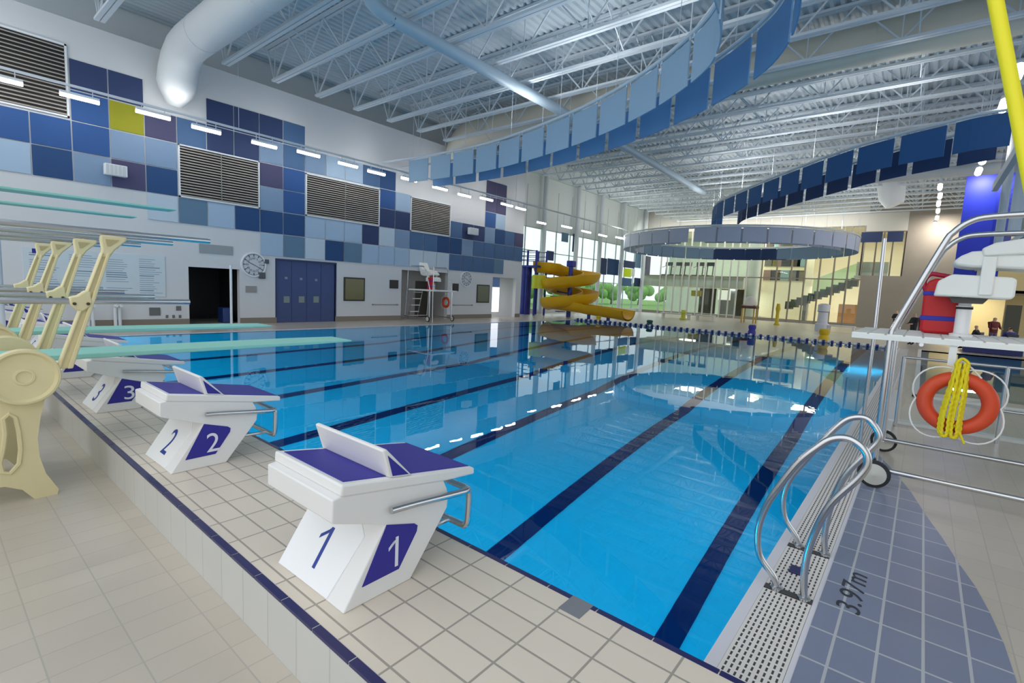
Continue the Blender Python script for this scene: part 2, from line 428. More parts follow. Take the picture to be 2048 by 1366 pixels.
PCOL = {'navy': (44, 60, 100), 'dark blue': (34, 72, 120), 'blue': (42, 84, 144), 'steel blue': (72, 104, 144), 'slate blue': (126, 150, 180),
        'light blue': (164, 188, 212), 'pale blue': (190, 206, 220), 'grey-blue': (96, 126, 152), 'purple-grey': (74, 72, 106), 'yellow': (150, 148, 22), 'white': (212, 218, 224)}
PM = {k: mat('acoustic_panel_' + k.replace(' ', '_').replace('-', '_'), v, 0.75, var=0.03, vscale=2, bump=0.05, bscale=250) for k, v in PCOL.items()}
N, D, B, T, L, A, W_, G, P_, Y = 'navy', 'dark blue', 'blue', 'steel blue', 'slate blue', 'light blue', 'pale blue', 'grey-blue', 'purple-grey', 'yellow'
rows = [
 {1: N, 2: N, 5: N, 6: N, 7: N, 8: T, 21: P_, 22: P_},
 {1: B, 2: Y, 3: P_, 4: T, 5: N, 6: N, 7: L, 8: T, 9: L, 10: A, 11: A, 12: T, 13: D, 21: P_, 22: P_},
 {-1: B, 0: B, 1: B, 2: L, 3: L, 7: P_, 8: B, 13: B, 14: A, 21: B, 22: A},
 {-1: A, 0: D, 1: L, 2: P_, 3: D, 7: L, 8: B, 13: N, 14: N, 18: T, 19: N, 20: N, 21: L, 22: D, 23: T, 24: P_},
 {3: W_, 4: G, 5: A, 6: D, 7: D, 8: D, 9: A, 10: A, 11: A, 12: N, 13: W_, 14: L, 15: T, 16: T, 17: D, 18: D, 19: L, 20: T, 21: T, 22: T, 23: T, 24: T},
 {7: A, 8: G, 9: W_, 10: D, 11: G, 12: A, 13: A, 14: A, 15: W_, 16: W_, 17: W_, 18: T, 19: T, 20: T, 21: T, 22: G},
]
YC = lambda k: 2.58 + 0.958 * k
ZR = [8.40, 7.465, 6.53, 5.595, 4.665, 3.735, 2.80]
for r, row in enumerate(rows):
    for k, c in sorted(row.items()):
        o = box((0, 0.017, 0.017), (0.02, 0.941, ZR[r] - ZR[r + 1] - 0.017)).build('sound_absorber', PM[c], None, False, 0.006, (WX + .012, YC(k), ZR[r + 1]))
        tag(o, f'{c} square wall panel, {nth(r + 1)} row from the top, {nth(k + 2)} column from the left', 'wall panel', 'acoustic panels on the left wall')

def louver(y0, y1, z0, z1, n, label):
    t = thing('louver_vent', label, 'vent', (WX, y0, z0), 0, 'louvred vents in the left wall'); w, h = y1 - y0, z1 - z0
    f = MB(); e = 0.05
    f.box((0, 0, 0), (0.07, e, h)); f.box((0, w - e, 0), (0.07, w, h)); f.box((0, 0, 0), (0.07, w, e)); f.box((0, 0, h - e), (0.07, w, h))
    f.build('frame', frame_w, t, False)
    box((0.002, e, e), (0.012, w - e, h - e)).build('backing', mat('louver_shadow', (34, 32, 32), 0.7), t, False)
    s = MB()
    for i in range(n):
        z = e + (h - 2 * e) * (i + 0.5) / n
        s.add([(0.03, e, z + 0.012), (0.075, e, z - 0.03), (0.075, w - e, z - 0.03), (0.03, w - e, z + 0.012)], [(0, 1, 2, 3)])
        s.box((0.068, e, z - 0.04), (0.078, w - e, z - 0.024))
    s.build('slats', mat('louver_slat', (172, 167, 160), 0.45), t, False)
    box((0.06, w / 2 - 0.012, e), (0.082, w / 2 + 0.012, h - e)).build('mullion', grey, t, False)
louver(-0.6, 3.50, 6.58, 8.75, 18, 'large grey louvred vent high in the upper left corner')
louver(6.43, 9.27, 4.67, 6.53, 18, 'louvred vent directly above the round wall clock')
louver(11.22, 15.03, 4.67, 6.48, 18, 'wide louvred vent above the blue double doors')
louver(16.95, 19.80, 4.67, 6.45, 18, 'louvred vent farthest along the left wall')

# openings
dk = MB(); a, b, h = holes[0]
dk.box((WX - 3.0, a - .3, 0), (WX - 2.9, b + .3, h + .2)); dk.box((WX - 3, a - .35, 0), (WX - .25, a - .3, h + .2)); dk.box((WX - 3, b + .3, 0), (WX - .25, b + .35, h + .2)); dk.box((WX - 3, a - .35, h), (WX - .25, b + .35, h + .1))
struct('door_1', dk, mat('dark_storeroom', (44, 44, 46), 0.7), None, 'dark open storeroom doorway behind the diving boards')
tag(box((WX - 1.0, 8.02, 0), (WX - .45, 8.4, 0.62)).build('storage_bin', mat('bin_blue', (30, 60, 120), .5), None, True, .03), 'blue storage bin just inside the dark doorway', 'bin')
a, b, h = holes[1]
d = MB(); d.box((WX - 0.12, a, 0), (WX - 0.06, b, h))
dm = mat('blue_door_paint', (56, 74, 122), 0.45)
do = struct('door_2', d, dm, None, 'blue double doors with three small notices')
for i in range(1, 4): box((WX - 0.062, a + (b - a) * i / 4 - .008, 0.05), (WX - 0.052, a + (b - a) * i / 4 + .008, h - .03)).build('panel_seam', mat('door_seam', (36, 50, 92), .5), do, False)
fr = MB(); fr.box((WX - .1, a - .05, 0), (WX + .01, a, h)); fr.box((WX - .1, b, 0), (WX + .01, b + .05, h)); fr.box((WX - .1, a - .05, h - .02), (WX + .02, b + .05, h + .05)); fr.build('door_frame', mat('door_frame_blue', (40, 52, 92), .5), do, False)
for px, py in ((573, 599), (603, 599), (632, 599)):
    p = atx(px, py, WX - .06); box((WX - .06, p[1] - .13, p[2] - .14), (WX - .045, p[1] + .13, p[2] + .14)).build('notice', mat('notice_grey', (128, 142, 140), .6), do, False)
for px, py in ((572, 556), (602, 558), (632, 560)):
    p = atx(px, py, WX - .06); box((WX - .06, p[1] - .06, p[2] - .05), (WX - .045, p[1] + .06, p[2] + .05)).build('vision_panel', mat('pane_grey', (120, 134, 160), .2), do, False)
a, b, h = holes[2]
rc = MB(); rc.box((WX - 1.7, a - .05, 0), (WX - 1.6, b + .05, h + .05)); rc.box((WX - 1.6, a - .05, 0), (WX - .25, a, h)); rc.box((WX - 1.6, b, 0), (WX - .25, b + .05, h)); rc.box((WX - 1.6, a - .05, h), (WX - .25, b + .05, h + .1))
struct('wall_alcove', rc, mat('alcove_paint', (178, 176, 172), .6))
struct('door_3', box((WX - 1.6, 18.75, 0), (WX - 1.56, 19.65, 2.1)), mat('dark_door', (78, 74, 66), .5), None, 'dark door at the back of the alcove')
a, b, h = holes[3]
p2 = MB(); p2.box((WX - 2.2, a - .05, 0), (WX - .25, a, h)); p2.box((WX - 2.2, b, 0), (WX - .25, b + .05, h)); p2.box((WX - 2.2, a, h), (WX - .25, b, h + .1))
struct('door_4', p2, mat('passage_paint', (188, 188, 190), .6), None, 'open passage at the far end of the left wall')
tag(box((WX - .55, a + .06, 0.35), (WX - .45, a + 1.2, 1.95)).build('backlit_sign', emit('lightbox_white', (244, 248, 255), 1.6), None, False), 'bright white panel seen through the far passage', 'sign')
struct('window_1', box((WX - .55, a + .06, 1.96), (WX - .45, a + 1.2, 2.58)), mat('pane_blue', (110, 150, 210), .2))

# windows and small fittings on the left wall
def wall_rect(name, px0, px1, py0, py1, m, label, cat, d=0.03, group=None, framem=None, fw=0.06, kind=None):
    p = atx(px0, (py0 + py1) / 2, WX); q_ = atx(px1, (py0 + py1) / 2, WX); mx = (px0 + px1) / 2
    z1 = atx(mx, py0, WX)[2]; z0 = atx(mx, py1, WX)[2]
    y0, y1 = p[1], q_[1]
    if framem:
        t = tag(box((WX, y0, z0), (WX + d, y1, z1)).build(name, framem, None, False, .005), label, cat, group, kind)
        box((WX + d, y0 + fw, z0 + fw), (WX + d + .006, y1 - fw, z1 - fw)).build('pane', m, t, False)
        return t
    return tag(box((WX, y0, z0), (WX + d, y1, z1)).build(name, m, None, False, .005), label, cat, group, kind)
olive = mat('olive_glass', (92, 88, 30), 0.15); olive2 = mat('olive_grey_glass', (96, 104, 84), 0.15); dfr = mat('dark_frame', (48, 48, 44), .5)
wall_rect('window_2', 687, 729, 555, 602, olive, None, None, .04, None, dfr, .07, 'structure')
wall_rect('window_3', 953, 978, 569.5, 605.5, olive2, None, None, .04, None, dfr, .07, 'structure')
wall_rect('speaker_grille', 779, 796, 560, 577, mat('grille_black', (56, 54, 54), .6), 'square dark grille left of the alcove', 'grille', .04, 'dark wall grilles', dfr)
wall_rect('speaker_grille', 905, 916.5, 567, 582, mat('grille_black', (56, 54, 54), .6), 'square dark grille right of the alcove', 'grille', .04, 'dark wall grilles', dfr)
wall_rect('notice_board', 491, 513, 572, 585, mat('board_grey', (150, 148, 146), .6), 'small grey notice plate under the wall clock', 'notice')
wall_rect('wall_vent', 398, 465, 490, 508, mat('vent_grey', (150, 158, 160), .6), 'flat grey vent plate above the dark doorway', 'vent')
wall_rect('access_panel', 298.5, 320.5, 615, 631, mat('panel_dark', (104, 106, 106), .5), 'grey access panel low on the wall under the poster', 'panel')
wall_rect('switch_box', 352, 362, 612, 621, mat('panel_dark', (104, 106, 106), .5), 'small grey box left of the dark doorway', 'box')
for i, (u, v) in enumerate(((334, 633), (347, 633), (360, 633))):
    wall_rect('socket_plate', u - 2.6, u + 2.6, v - 3, v + 3, mat('panel_dark', (104, 106, 106), .5), ['left', 'middle', 'right'][i] + ' one of three small sockets low left of the dark doorway', 'socket', .02, 'three sockets')
def wall_rail(px0, px1, py, label):
    p = atx(px0, py, WX); q_ = atx(px1, py, WX); t = thing('grab_bar', label, 'rail', (WX, p[1], p[2]), 0, 'wall grab bars')
    L_ = q_[1] - p[1]
    MB().tube([(0.08, 0, 0), (0.08, L_, 0)], .022).build('bar', grey, t)
    for y in (0.05, L_ - 0.05): MB().tube([(0, y, 0), (0.08, y, 0)], .035).build('bracket', grey, t)
wall_rail(743, 795, 609, 'grey grab bar on the wall below the olive window'); wall_rail(905, 944, 610, 'grey grab bar right of the alcove')

# record board with rows of small print
p = atx(46, 545, WX); q_ = atx(330, 545, WX); bz0, bz1 = 1.05, 2.50
bd = tag(box((WX, p[1], bz0), (WX + .03, q_[1], bz1)).build('record_board', mat('board_teal', (204, 216, 222), .5), None, False, .005), 'wide pale blue information board on the wall behind the diving stands', 'board')
tl = MB(); rnd = random.Random(3)
for cidx in range(4):
    y0 = p[1] + 0.15 + cidx * (q_[1] - p[1]) / 4
    for rr in range(17):
        z = bz1 - 0.16 - rr * 0.073
        if rnd.random() < .12: continue
        tl.box((WX + .03, y0, z), (WX + .033, y0 + rnd.uniform(.35, .72), z + (.03 if rnd.random() < .15 else .014)))
tl.build('print_lines', mat('print_grey', (118, 140, 160), .6), bd, False)
box((WX + .03, p[1] + .22, 2.33), (WX + .034, p[1] + .42, 2.47)).build('logo_square', navy, bd, False)

# the two pace clocks
def clock(y, z, r, label, faint=False):
    t = thing('wall_clock', label, 'clock', (WX, y, z), 0, 'round wall clocks')
    MB().lathe([(r, 0), (r, .06), (r * .97, .075), (r * .9, .075), (r * .88, .055)], (0, 0, 0), 'x', 36).build('case', frame_w, t)
    MB().lathe([(r * .89, .05), (r * .89, .058)], (0, 0, 0), 'x', 36).build('dial', mat('dial_white', (206, 208, 214), .5), t, False)
    mk = MB()
    for k in range(60):
        a = 2 * PI * k / 60; big = k % 5 == 0
        r0, r1 = r * (.66 if big else .78), r * .86
        mk.bar((.061, r0 * math.sin(a), r0 * math.cos(a)), (.061, r1 * math.sin(a), r1 * math.cos(a)), r * (.07 if big else .018), .004, (1, 0, 0))
    mk.tube([(.061, r * .84 * math.sin(2 * PI * i / 60), r * .84 * math.cos(2 * PI * i / 60)) for i in range(60)], .004, 4, True)
    mk.build('minute_marks', mat('mark_dark', (70, 80, 84), .6), t, False)
    for k in range(1, 13):
        a = 2 * PI * k / 12; text_mesh('numeral', str(k * 5), None, r * .17, mat('mark_dark', (70, 80, 84), .6), frameM((.062, r * .52 * math.sin(a), r * .52 * math.cos(a)), (0, 1, 0), (0, 0, 1)), t, .001)
    h = MB(); h.bar((.066, r * .1, -.05 * r), (.066, -r * .45, r * .2), r * .05, .004, (1, 0, 0)); h.build('hand', mat('mark_dark', (70, 80, 84), .6), t, False)
    h = MB(); h.bar((.07, 0, 0), (.07, r * .55, -r * .3), r * .04, .004, (1, 0, 0)); h.build('hand', mat('mark_dark', (70, 80, 84), .6), t, False)
clock(9.02, 2.40, .5, 'large round white clock between the dark doorway and the blue doors')
clock(21.25, 2.35, .47, 'round white clock far along the wall past the alcove')
for (u, v, s, l) in ((532, 523, .09, 'small round grey sensor right of the near clock'), (523, 551, .13, 'small dark box below the near clock')):
    p = atx(u, v, WX); tag(box((WX, p[1] - s, p[2] - s), (WX + .1, p[1] + s, p[2] + s)).build('sensor_box', mat('sensor_dark', (84, 84, 90), .5), None, True, .03), l, 'sensor')
# white scoreboard speakers
def wall_speaker(px, py, w, h, label):
    p = atx(px, py, WX + .25); t = thing('wall_speaker', label, 'speaker', (WX + .05, p[1], p[2]), 0, 'white wall speakers')
    box((.0, -.06, -.06), (.1, .06, .06)).build('bracket', grey, t, False)
    box((.1, -w / 2, -h / 2), (.32, w / 2, h / 2)).build('housing', frame_w, t, True, .02)
    s = MB()
    for i in range(5): s.box((.32, -w / 2 + .03 + i * (w - .06) / 5, -h / 2 + .03), (.325, -w / 2 + .03 + (i + .8) * (w - .06) / 5, h / 2 - .03))
    s.build('grille', mat('grille_pale', (196, 202, 204), .5), t, False)
wall_speaker(231, 341, .6, .36, 'white box speaker on the panels above the upper diving boards')
wall_speaker(946, 463, .72, .4, 'white box speaker far along the left wall')
# ================================================================= ceiling and roof steel
def deck_ceiling():
    m = MB(); x = -25.0; zb, zt = 10.95, 11.02; vs = []; prof_ = []
    while x < 16:
        prof_ += [(x, zb), (x + .10, zb), (x + .14, zt), (x + .24, zt)]; x += .28
    y0, y1 = 1.0, 62.0
    for (a, z) in prof_: vs += [(a, y0, z), (a, y1, z)]
    fs = [(2 * i, 2 * i + 1, 2 * i + 3, 2 * i + 2) for i in range(len(prof_) - 1)]
    m.add(vs, fs); m.box((-25, y0, 11.1), (16, y1, 11.2)); return m
struct('ceiling', deck_ceiling(), mat('roof_deck_paint', (196, 208, 216), .5))

JX0, JX1 = -21.0, 10.9
def joist_parts():
    top = MB(); bot = MB(); web = MB(); zt, zb = 10.86, 9.52
    for s in (-.075, .075):
        top.box((JX0 - .1, s - .055, zt), (JX1, s + .055, zt + .08)); bot.box((JX0 + .5, s - .06, zb), (JX1, s + .06, zb + .08))
    pitch = 2.4; x = JX0 + .5
    web.bar((JX0 - .1, 0, zt), (x, 0, zb + .04), .05)
    while x < JX1 - .1:
        web.bar((x, 0, zb + .04), (x + pitch / 2, 0, zt), .045); web.bar((x + pitch / 2, 0, zt), (x + pitch, 0, zb + .04), .045)
        web.bar((x, 0, zb + .04), (x, 0, zt), .03); x += pitch
    return top, bot, web
tp, bt, wb = joist_parts()
j0 = thing('roof_joist', 'x', 'joist', (0, 4.2, 0), 0, 'white open web roof joists')
tp.build('top_chord', steel_w, j0, False); bt.build('bottom_chord', steel_w, j0, False); wb.build('web', steel_w, j0, False)
ys = [4.2 + 1.8 * k for k in range(31)]
n = 0
for y in ys:
    if abs(y - 6.0) < .5: continue
    n += 1
    j = j0 if n == 1 else dup(j0, (0, y, 0))
    j['label'] = f'white open-web roof joist, {nth(n)} from the camera end of the hall'
for x in (-17.2, -8.2, -.9, 6.5):
    b = MB()
    yy = 8.9
    for y in ys[2:-5]:
        b.bar((x, y, 9.56), (x, y + 1.8, 10.86), .035); b.bar((x, y, 10.86), (x, y + 1.8, 9.56), .035)
    o = b.build('joist_bridging', steel_w, None, False)
    tag(o, {-17.2: 'row of crossed bracing rods between joists near the left wall', -8.2: 'row of crossed bracing rods between joists over the lanes', -.9: 'row of crossed bracing rods between joists over the gutter', 6.5: 'row of crossed bracing rods farthest right under the roof'}[x], 'bracing', 'joist bracing')

duct_m = mat('white_duct_paint', (214, 218, 220), .5)
cream_d = mat('cream_duct_paint', (212, 208, 192), .5)
def big_duct(y, zc, r, m, label, zend, seam):
    t = thing('air_duct', label, 'duct', (0, y, 0), 0, 'large round ducts across the hall')
    pts = [(10.9, 0, zc), (5, 0, zc), (-8, 0, zc), (-19.1, 0, zc), (-19.6, 0, zc - .06), (-20.05, 0, zc - .3), (-20.35, 0, zc - .7), (-20.5, 0, zc - 1.05), (-20.62, 0, zend + .35), (-20.82, 0, zend)]
    MB().tube(pts, [r] * 4 + [r * 1.0, r * 1.02, r * 1.05, r * 1.05, r * .9, r * .45], 40).build('duct_run', m, t)
    for x in range(-18, 10, 4): MB().tube([(x, 0, zc), (x + .05, 0, zc)], r + .012, 40).build('seam', m, t, True)
    return t
big_duct(6.25, 9.35, .56, duct_m, 'huge round white duct crossing the upper left and turning down the wall', 7.75, 1)
big_duct(19.5, 10.05, .62, cream_d, 'huge round cream duct behind the long curved ceiling baffles', 8.5, 1)
def tube_thing(name, pts, r, m, label, cat, group=None, n=16):
    return tag(MB().tube(pts, r, n).build(name, m), label, cat, group)
t = thing('sprinkler_main', 'long pale pipe running away under the joists from a bend at the top', 'pipe', (-12.15, 0, 9.2))
MB().tube(smooth_path([(0.2, 8.0, 1.6), (0.15, 8.0, .7), (0.05, 8.2, .15), (0, 8.9, 0), (0, 10, 0), (-.1, 20, 0), (-.6, 36, 0)], 6), .19, 18).build('pipe_run', mat('pipe_paint', (176, 196, 210), .45), t)
for y in range(10, 36, 4):
    xx = -.015 * max(0, y - 14) if y > 14 else 0
    MB().bar((xx, y, .1), (xx, y, 1.76), .02).build('hanger', steel_w, t)
pp = atz(1800, 352, 9.0)
tube_thing('cross_duct', [(-9.0, pp[1], 9.0), (14, pp[1], 9.0)], .3, duct_m, 'slim white duct crossing beyond the dark blue curved baffles', 'duct')
pp = atz(1780, 395, 8.9)
tube_thing('drop_duct', [(pp[0], pp[1], 10.9), (pp[0], pp[1], 9.6), (pp[0] + .1, pp[1], 8.9), (pp[0] + .3, pp[1], 8.4)], [.75, .75, .7, .5], duct_m, 'fat white duct elbow dropping from the roof near the concrete wall', 'duct')

# ---------------------------------------------------------------- hanging curved baffles
def resample(pts, step):
    pts = smooth_path([(p[0], p[1], p[2]) for p in pts], 8); out = [pts[0]]; acc = 0; L = 0
    for a, b in zip(pts, pts[1:]):
        seg = (b - a).length
        while acc + seg >= step:
            t_ = (step - acc) / seg; a = a + (b - a) * t_; out.append(a.copy()); seg = (b - a).length; acc = 0
        acc += seg
    return out
def offset(pts, d):
    out = []
    for i, p in enumerate(pts):
        a = pts[max(0, i - 1)]; b = pts[min(len(pts) - 1, i + 1)]; t_ = (b - a); t_.z = 0; t_.normalize(); out.append(p + Vector((-t_.y, t_.x, 0)) * d)
    return out
def ribbon(pts, step, gap, hgt, cols, railm, label, rows=((0, 0),), drop=.10):
    t = thing('baffle_ribbon', label, 'baffles', (0, 0, 0))
    base = resample(pts, .06)
    for ri, (off, ph) in enumerate(rows):
        line = offset(base, off) if off else base
        MB().tube(line[::3] + [line[-1]], .055, 8).build('rail', railm, t)
        k = max(1, int(step / .06)); i = int(ph / .06); c = 0
        while i + k <= len(line) - 1:
            b = i + k - max(1, int(round(gap / .06))); c += 1
            seg = line[i:b + 1]; z1 = -drop; z0 = -drop - hgt; mb = MB(); vs = []
            seg = seg[::3] + ([seg[-1]] if (len(seg) - 1) % 3 else []); nrm = offset(seg, .03)
            for p, q_ in zip(seg, nrm): vs += [(p.x, p.y, p.z + z0), (p.x, p.y, p.z + z1), (q_.x, q_.y, q_.z + z1), (q_.x, q_.y, q_.z + z0)]
            fs = []
            for s_ in range(len(seg) - 1):
                o_ = 4 * s_
                for e in range(4): fs.append((o_ + e, o_ + (e + 1) % 4, o_ + 4 + (e + 1) % 4, o_ + 4 + e))
            fs += [(0, 1, 2, 3), tuple(4 * (len(seg) - 1) + e for e in (3, 2, 1, 0))]
            mid = seg[len(seg) // 2]
            col, cn = cols(ri, mid, c)
            mb.add(vs, fs); o = mb.build('baffle', col, t, False)
            o['label'] = cn + ' baffle panel'
            for p in (seg[0], seg[-1]): MB().bar((p.x, p.y, p.z + z1 - .02), (p.x, p.y, p.z), .03).build('clip', steel_w, o, False)
            if c % 2 == 1: MB().bar((mid.x, mid.y, mid.z), (mid.x, mid.y, 10.96), .012).build('suspension_rod', steel_w, t, False)
            i += k
lightb = mat('baffle_light_blue', (158, 188, 212), .7); midb = mat('baffle_mid_blue', (104, 154, 204), .7); navb = mat('baffle_navy', (40, 92, 148), .7)
slab_b = mat('baffle_slate', (128, 156, 184), .7); lav = mat('baffle_lavender', (182, 192, 214), .7); dnav = mat('baffle_dark_navy', (34, 60, 106), .7)
R1 = [atz(u, v, 7.8) for u, v in ((760, 325), (850, 312), (960, 290), (1050, 262), (1140, 226), (1200, 197), (1260, 163), (1320, 122), (1370, 80), (1410, 40), (1437, 0))]
R1.append(np.array([-3.35, 9.6, 7.8])); R1.append(np.array([-3.1, 8.4, 7.8])); R1.append(np.array([-3.0, 7.0, 7.8]))
ribbon(R1, 1.44, .2, 1.0, lambda r, p, c: (lightb, 'light blue') if r == 0 else (midb, 'mid blue'), steel_w, 'long curved double ribbon of light and mid blue baffles over the lanes', ((0, 2.0), (1.2, 2.4)))
R2 = [atz(u, v, 7.8) for u, v in ((2030, 216), (1960, 228), (1900, 243), (1800, 268), (1700, 297), (1600, 334), (1520, 366), (1460, 392), (1435, 405), (1426, 420))] + [np.array([-11.75, 35.9, 7.8]), np.array([-11.2, 36.9, 7.8]), np.array([-10.0, 37.5, 7.8])]
ribbon(R2, 1.56, .24, .95, lambda r, p, c: (navb, 'dark blue') if r == 0 else (dnav, 'navy'), steel_w, 'dark blue S-curve double ribbon of baffles at the upper right', ((0, .0), (-1.6, .7)))
RC_, RR = (-12.3, 42.0), 8.4
R3 = [np.array([RC_[0] + RR * math.cos(a), RC_[1] + RR * math.sin(a), 6.63]) for a in [(-90 + 360 * i / 48) * PI / 180 for i in range(49)]]
def ringcol(r, p, c):
    ang = math.degrees(math.atan2(p.y - RC_[1], p.x - RC_[0])) % 360
    if 78 < ang < 122: return dnav, 'dark navy'
    if ang < 180: return slab_b, 'slate blue'
    return lav, 'pale lavender blue'
ribbon(R3, 1.5, .12, .95, ringcol, steel_w, 'closed ring of pale and navy baffles hanging over the far end', ((0, .0), (.9, .5)))

# ---------------------------------------------------------------- linear lights along the left
LXX = -19.9
lamp = emit('lamp_tube', (255, 250, 244), 26.0)
def light_fixture(px0, px1, pyc, x, label, w=.12, em=None):
    a = atx(px0, pyc, x); b = atx(px1, pyc, x); z = (a[2] + b[2]) / 2; yc = (a[1] + b[1]) / 2; L_ = max(.9, min(1.5, b[1] - a[1]))
    t = thing('linear_light', label, 'light', (x, yc, z), 0, 'linear lights along the left wall')
    MB().tube([(0, -L_ / 2, 0), (0, L_ / 2, 0)], .055, 12).build('tube', em or lamp, t)
    box((-.07, -L_ / 2, .04), (.07, L_ / 2, .11)).build('housing', frame_w, t, False)
    for y in (-L_ / 3, L_ / 3): MB().bar((0, y, .1), (0, y, 7.22 - z), .02).build('stem', steel_w, t, False)
    return z
lights = [(-26, 24, 158), (122, 196, 197), (272, 340, 230), (384, 441, 260), (506, 551, 290), (595, 639, 308), (678, 714, 330), (746, 760, 346), (810, 826, 359), (866, 894, 377), (917, 941, 391), (961, 985, 398.5), (1003, 1025, 410), (1034, 1049, 417.5)]
for i, (a, b, c) in enumerate(lights): light_fixture(a, b, c, LXX, f'glowing linear light, {nth(i + 1)} from the left along the wall track')
for i, (a, b, c) in enumerate([(1076, 1090, 446), (1124, 1143, 454), (1164, 1181, 463.5), (1198, 1213, 471), (1232, 1247, 476)]): light_fixture(a, b, c, LXX, f'glowing linear light, {nth(i + 1)} along the glazed bay behind the slide')
tag(MB().bar((LXX, -2, 7.24), (LXX, 42, 7.24), .05, .07).build('light_track', frame_w, None, False), 'long straight white track carrying the lights along the left wall', 'track')
for y in range(0, 41, 8): MB().bar((LXX, y, 7.26), (LXX, y, 10.95), .014).build('track_rod', steel_w, [o_ for o_ in COL.objects if o_.name == 'light_track'][0], False)
warm = emit('lamp_warm', (255, 236, 196), 9.0); cool = emit('lamp_spot', (255, 248, 240), 16.0)
def spot(px, py, z, label, em, grp, r=.16, L_=.5):
    p = atz(px, py, z); t = thing('strip_light', label, 'light', tuple(p), 0, grp)
    MB().tube([(0, -L_ / 2, 0), (0, L_ / 2, 0)], r * .55, 12).build('tube', em, t)
    box((-.1, -L_ / 2, r * .4), (.1, L_ / 2, r * .4 + .1)).build('housing', frame_w, t, False)
    MB().bar((0, 0, .1), (0, 0, 10.98 - z), .02).build('stem', steel_w, t, False)
for i, (u, v) in enumerate(((1880, 374), (1880, 392), (1877, 408), (1876, 422), (1874, 436), (1870, 448))): spot(u, v, 8.0, f'warm strip light, {nth(i + 1)} from the top of the row over the concrete wall', warm, 'warm strip lights by the concrete wall', .18, .9)
for i, (u, v) in enumerate(((2036, 145), (2008, 211), (1974, 291), (1966, 320), (1957, 343))): spot(u, v, 8.0, f'white strip light, {nth(i + 1)} from the top of the row near the right wall', cool, 'white strip lights near the right wall', .22, .7)

# ---------------------------------------------------------------- glazed bay beyond the left wall
struct('wall_return', box((GX, WYE - .25, 0), (WX - .25, WYE, 11)), white)
struct('wall_end', box((WX - .25, WYE, 0), (WX, WYE + .02, 11)), white)
def gz(px, py): return atx(px, py, GX)
gm = glass('clear_glazing', (228, 240, 238))
wn = pane('window_4', [(GX, WYE, .1), (GX, BY, .1), (GX, BY, 9.9), (GX, WYE, 9.9)], gm); wn['kind'] = 'structure'; wn['label'] = 'tall glazed curtain wall behind the yellow slide'
mu = MB()
yv = [WYE + .1 + i * 2.12 for i in range(13)]
for y in yv: mu.box((GX - .05, y - .03, 0), (GX + .05, y + .03, 10))
for z in (.1, 2.9, 5.0, 6.8, 8.4): mu.box((GX - .05, WYE, z - .03), (GX + .05, BY, z + .03))
mu.build('mullion', mat('mullion_grey', (176, 186, 188), .4), wn, False)
for i, (u, v) in enumerate(((1079, 460), (1145, 470), (1192, 480), (1237, 490), (1281, 500))):
    y = gz(u, v)[1]
    tag(MB().tube([(GX + .45, y, 0), (GX + .45, y, 10.9)], .2, 18).build('column', mat('column_white', (214, 220, 224), .45)), f'round white column in front of the glazing, {nth(i + 1)} from the left', 'column', 'columns of the glazed bay')
def gpanel(px0, px1, py0, py1, m, label):
    y0 = gz(px0, (py0 + py1) / 2)[1]; y1 = gz(px1, (py0 + py1) / 2)[1]; mx = (px0 + px1) / 2
    tag(box((GX + .05, y0, gz(mx, py1)[2]), (GX + .09, y1, gz(mx, py0)[2])).build('glazing_infill', m, None, False), label, 'panel', 'coloured infill panels of the glazed bay')
gpanel(1092, 1106, 502, 521, PM['navy'], 'small navy square infill panel above the slide top')
gpanel(1144, 1150, 468, 504, PM['navy'], 'narrow dark vertical infill panel beside the second column')
gpanel(1122, 1135, 466, 484, PM['grey-blue'], 'grey-blue infill panel under the lights')
gpanel(1196, 1212, 516, 549, PM['navy'], 'navy infill panel right of the slide'); gpanel(1213, 1236, 518, 550, PM['dark blue'], 'wide dark blue infill panel right of the slide')
gpanel(1246, 1268, 522, 536, PM['navy'], 'navy infill panel above the lime square')
gpanel(1246, 1261, 537, 554, mat('lime_panel', (206, 226, 20), .6), 'bright lime square infill panel')
gpanel(1262, 1268, 538, 553, PM['white'], 'narrow white infill panel beside the lime square'); gpanel(1241, 1262, 556, 572, PM['steel blue'], 'steel blue infill panel below the lime square'); gpanel(1267, 1281, 556, 573, PM['navy'], 'dark infill panel right below the lime square')
gpanel(1269, 1281, 506, 536, PM['grey-blue'], 'grey-blue infill panel near the far corner'); gpanel(1285, 1299, 512, 556, PM['purple-grey'], 'purple-grey infill panel in the far corner')
struct('trim_7', box((GX + .01, WYE, 6.75), (GX + .04, BY, 10.9)), mat('soffit_grey', (226, 232, 231), .6))
struct('trim_8', box((GX - .1, WYE, 0), (GX + .12, BY, .35)), white)

# outside: lawn and hedge seen through the glass
lawn = mat('lawn', (120, 160, 84), .9, var=.2, vscale=2)
struct('ground', box((-140, -30, -.4), (-26.0, 160, -.05)), lawn)
hm = mat('hedge_leaf', (126, 170, 96), .9, var=.35, vscale=1.5)
rnd = random.Random(11)
for i in range(9):
    y = 30 + i * 8 + rnd.uniform(-1.5, 1.5); x = -40 + rnd.uniform(-3, 3); t = thing('garden_tree', f'pale green tree outside the glazing, {nth(i + 1)} from the near end', 'tree', (x, y, -.05), 0, 'trees outside the glazing')
    MB().tube([(0, 0, 0), (.05, 0, 1.2), (0, .1, 2.0)], [.2, .15, .12], 8).build('trunk', mat('bark', (92, 76, 60), .9), t)
    c = MB()
    for k in range(16): c.sphere((rnd.uniform(-1.7, 1.7), rnd.uniform(-1.9, 1.9), rnd.uniform(1.2, 3.2)), rnd.uniform(.6, 1.1), 9, 6)
    c.build('crown', hm, t)

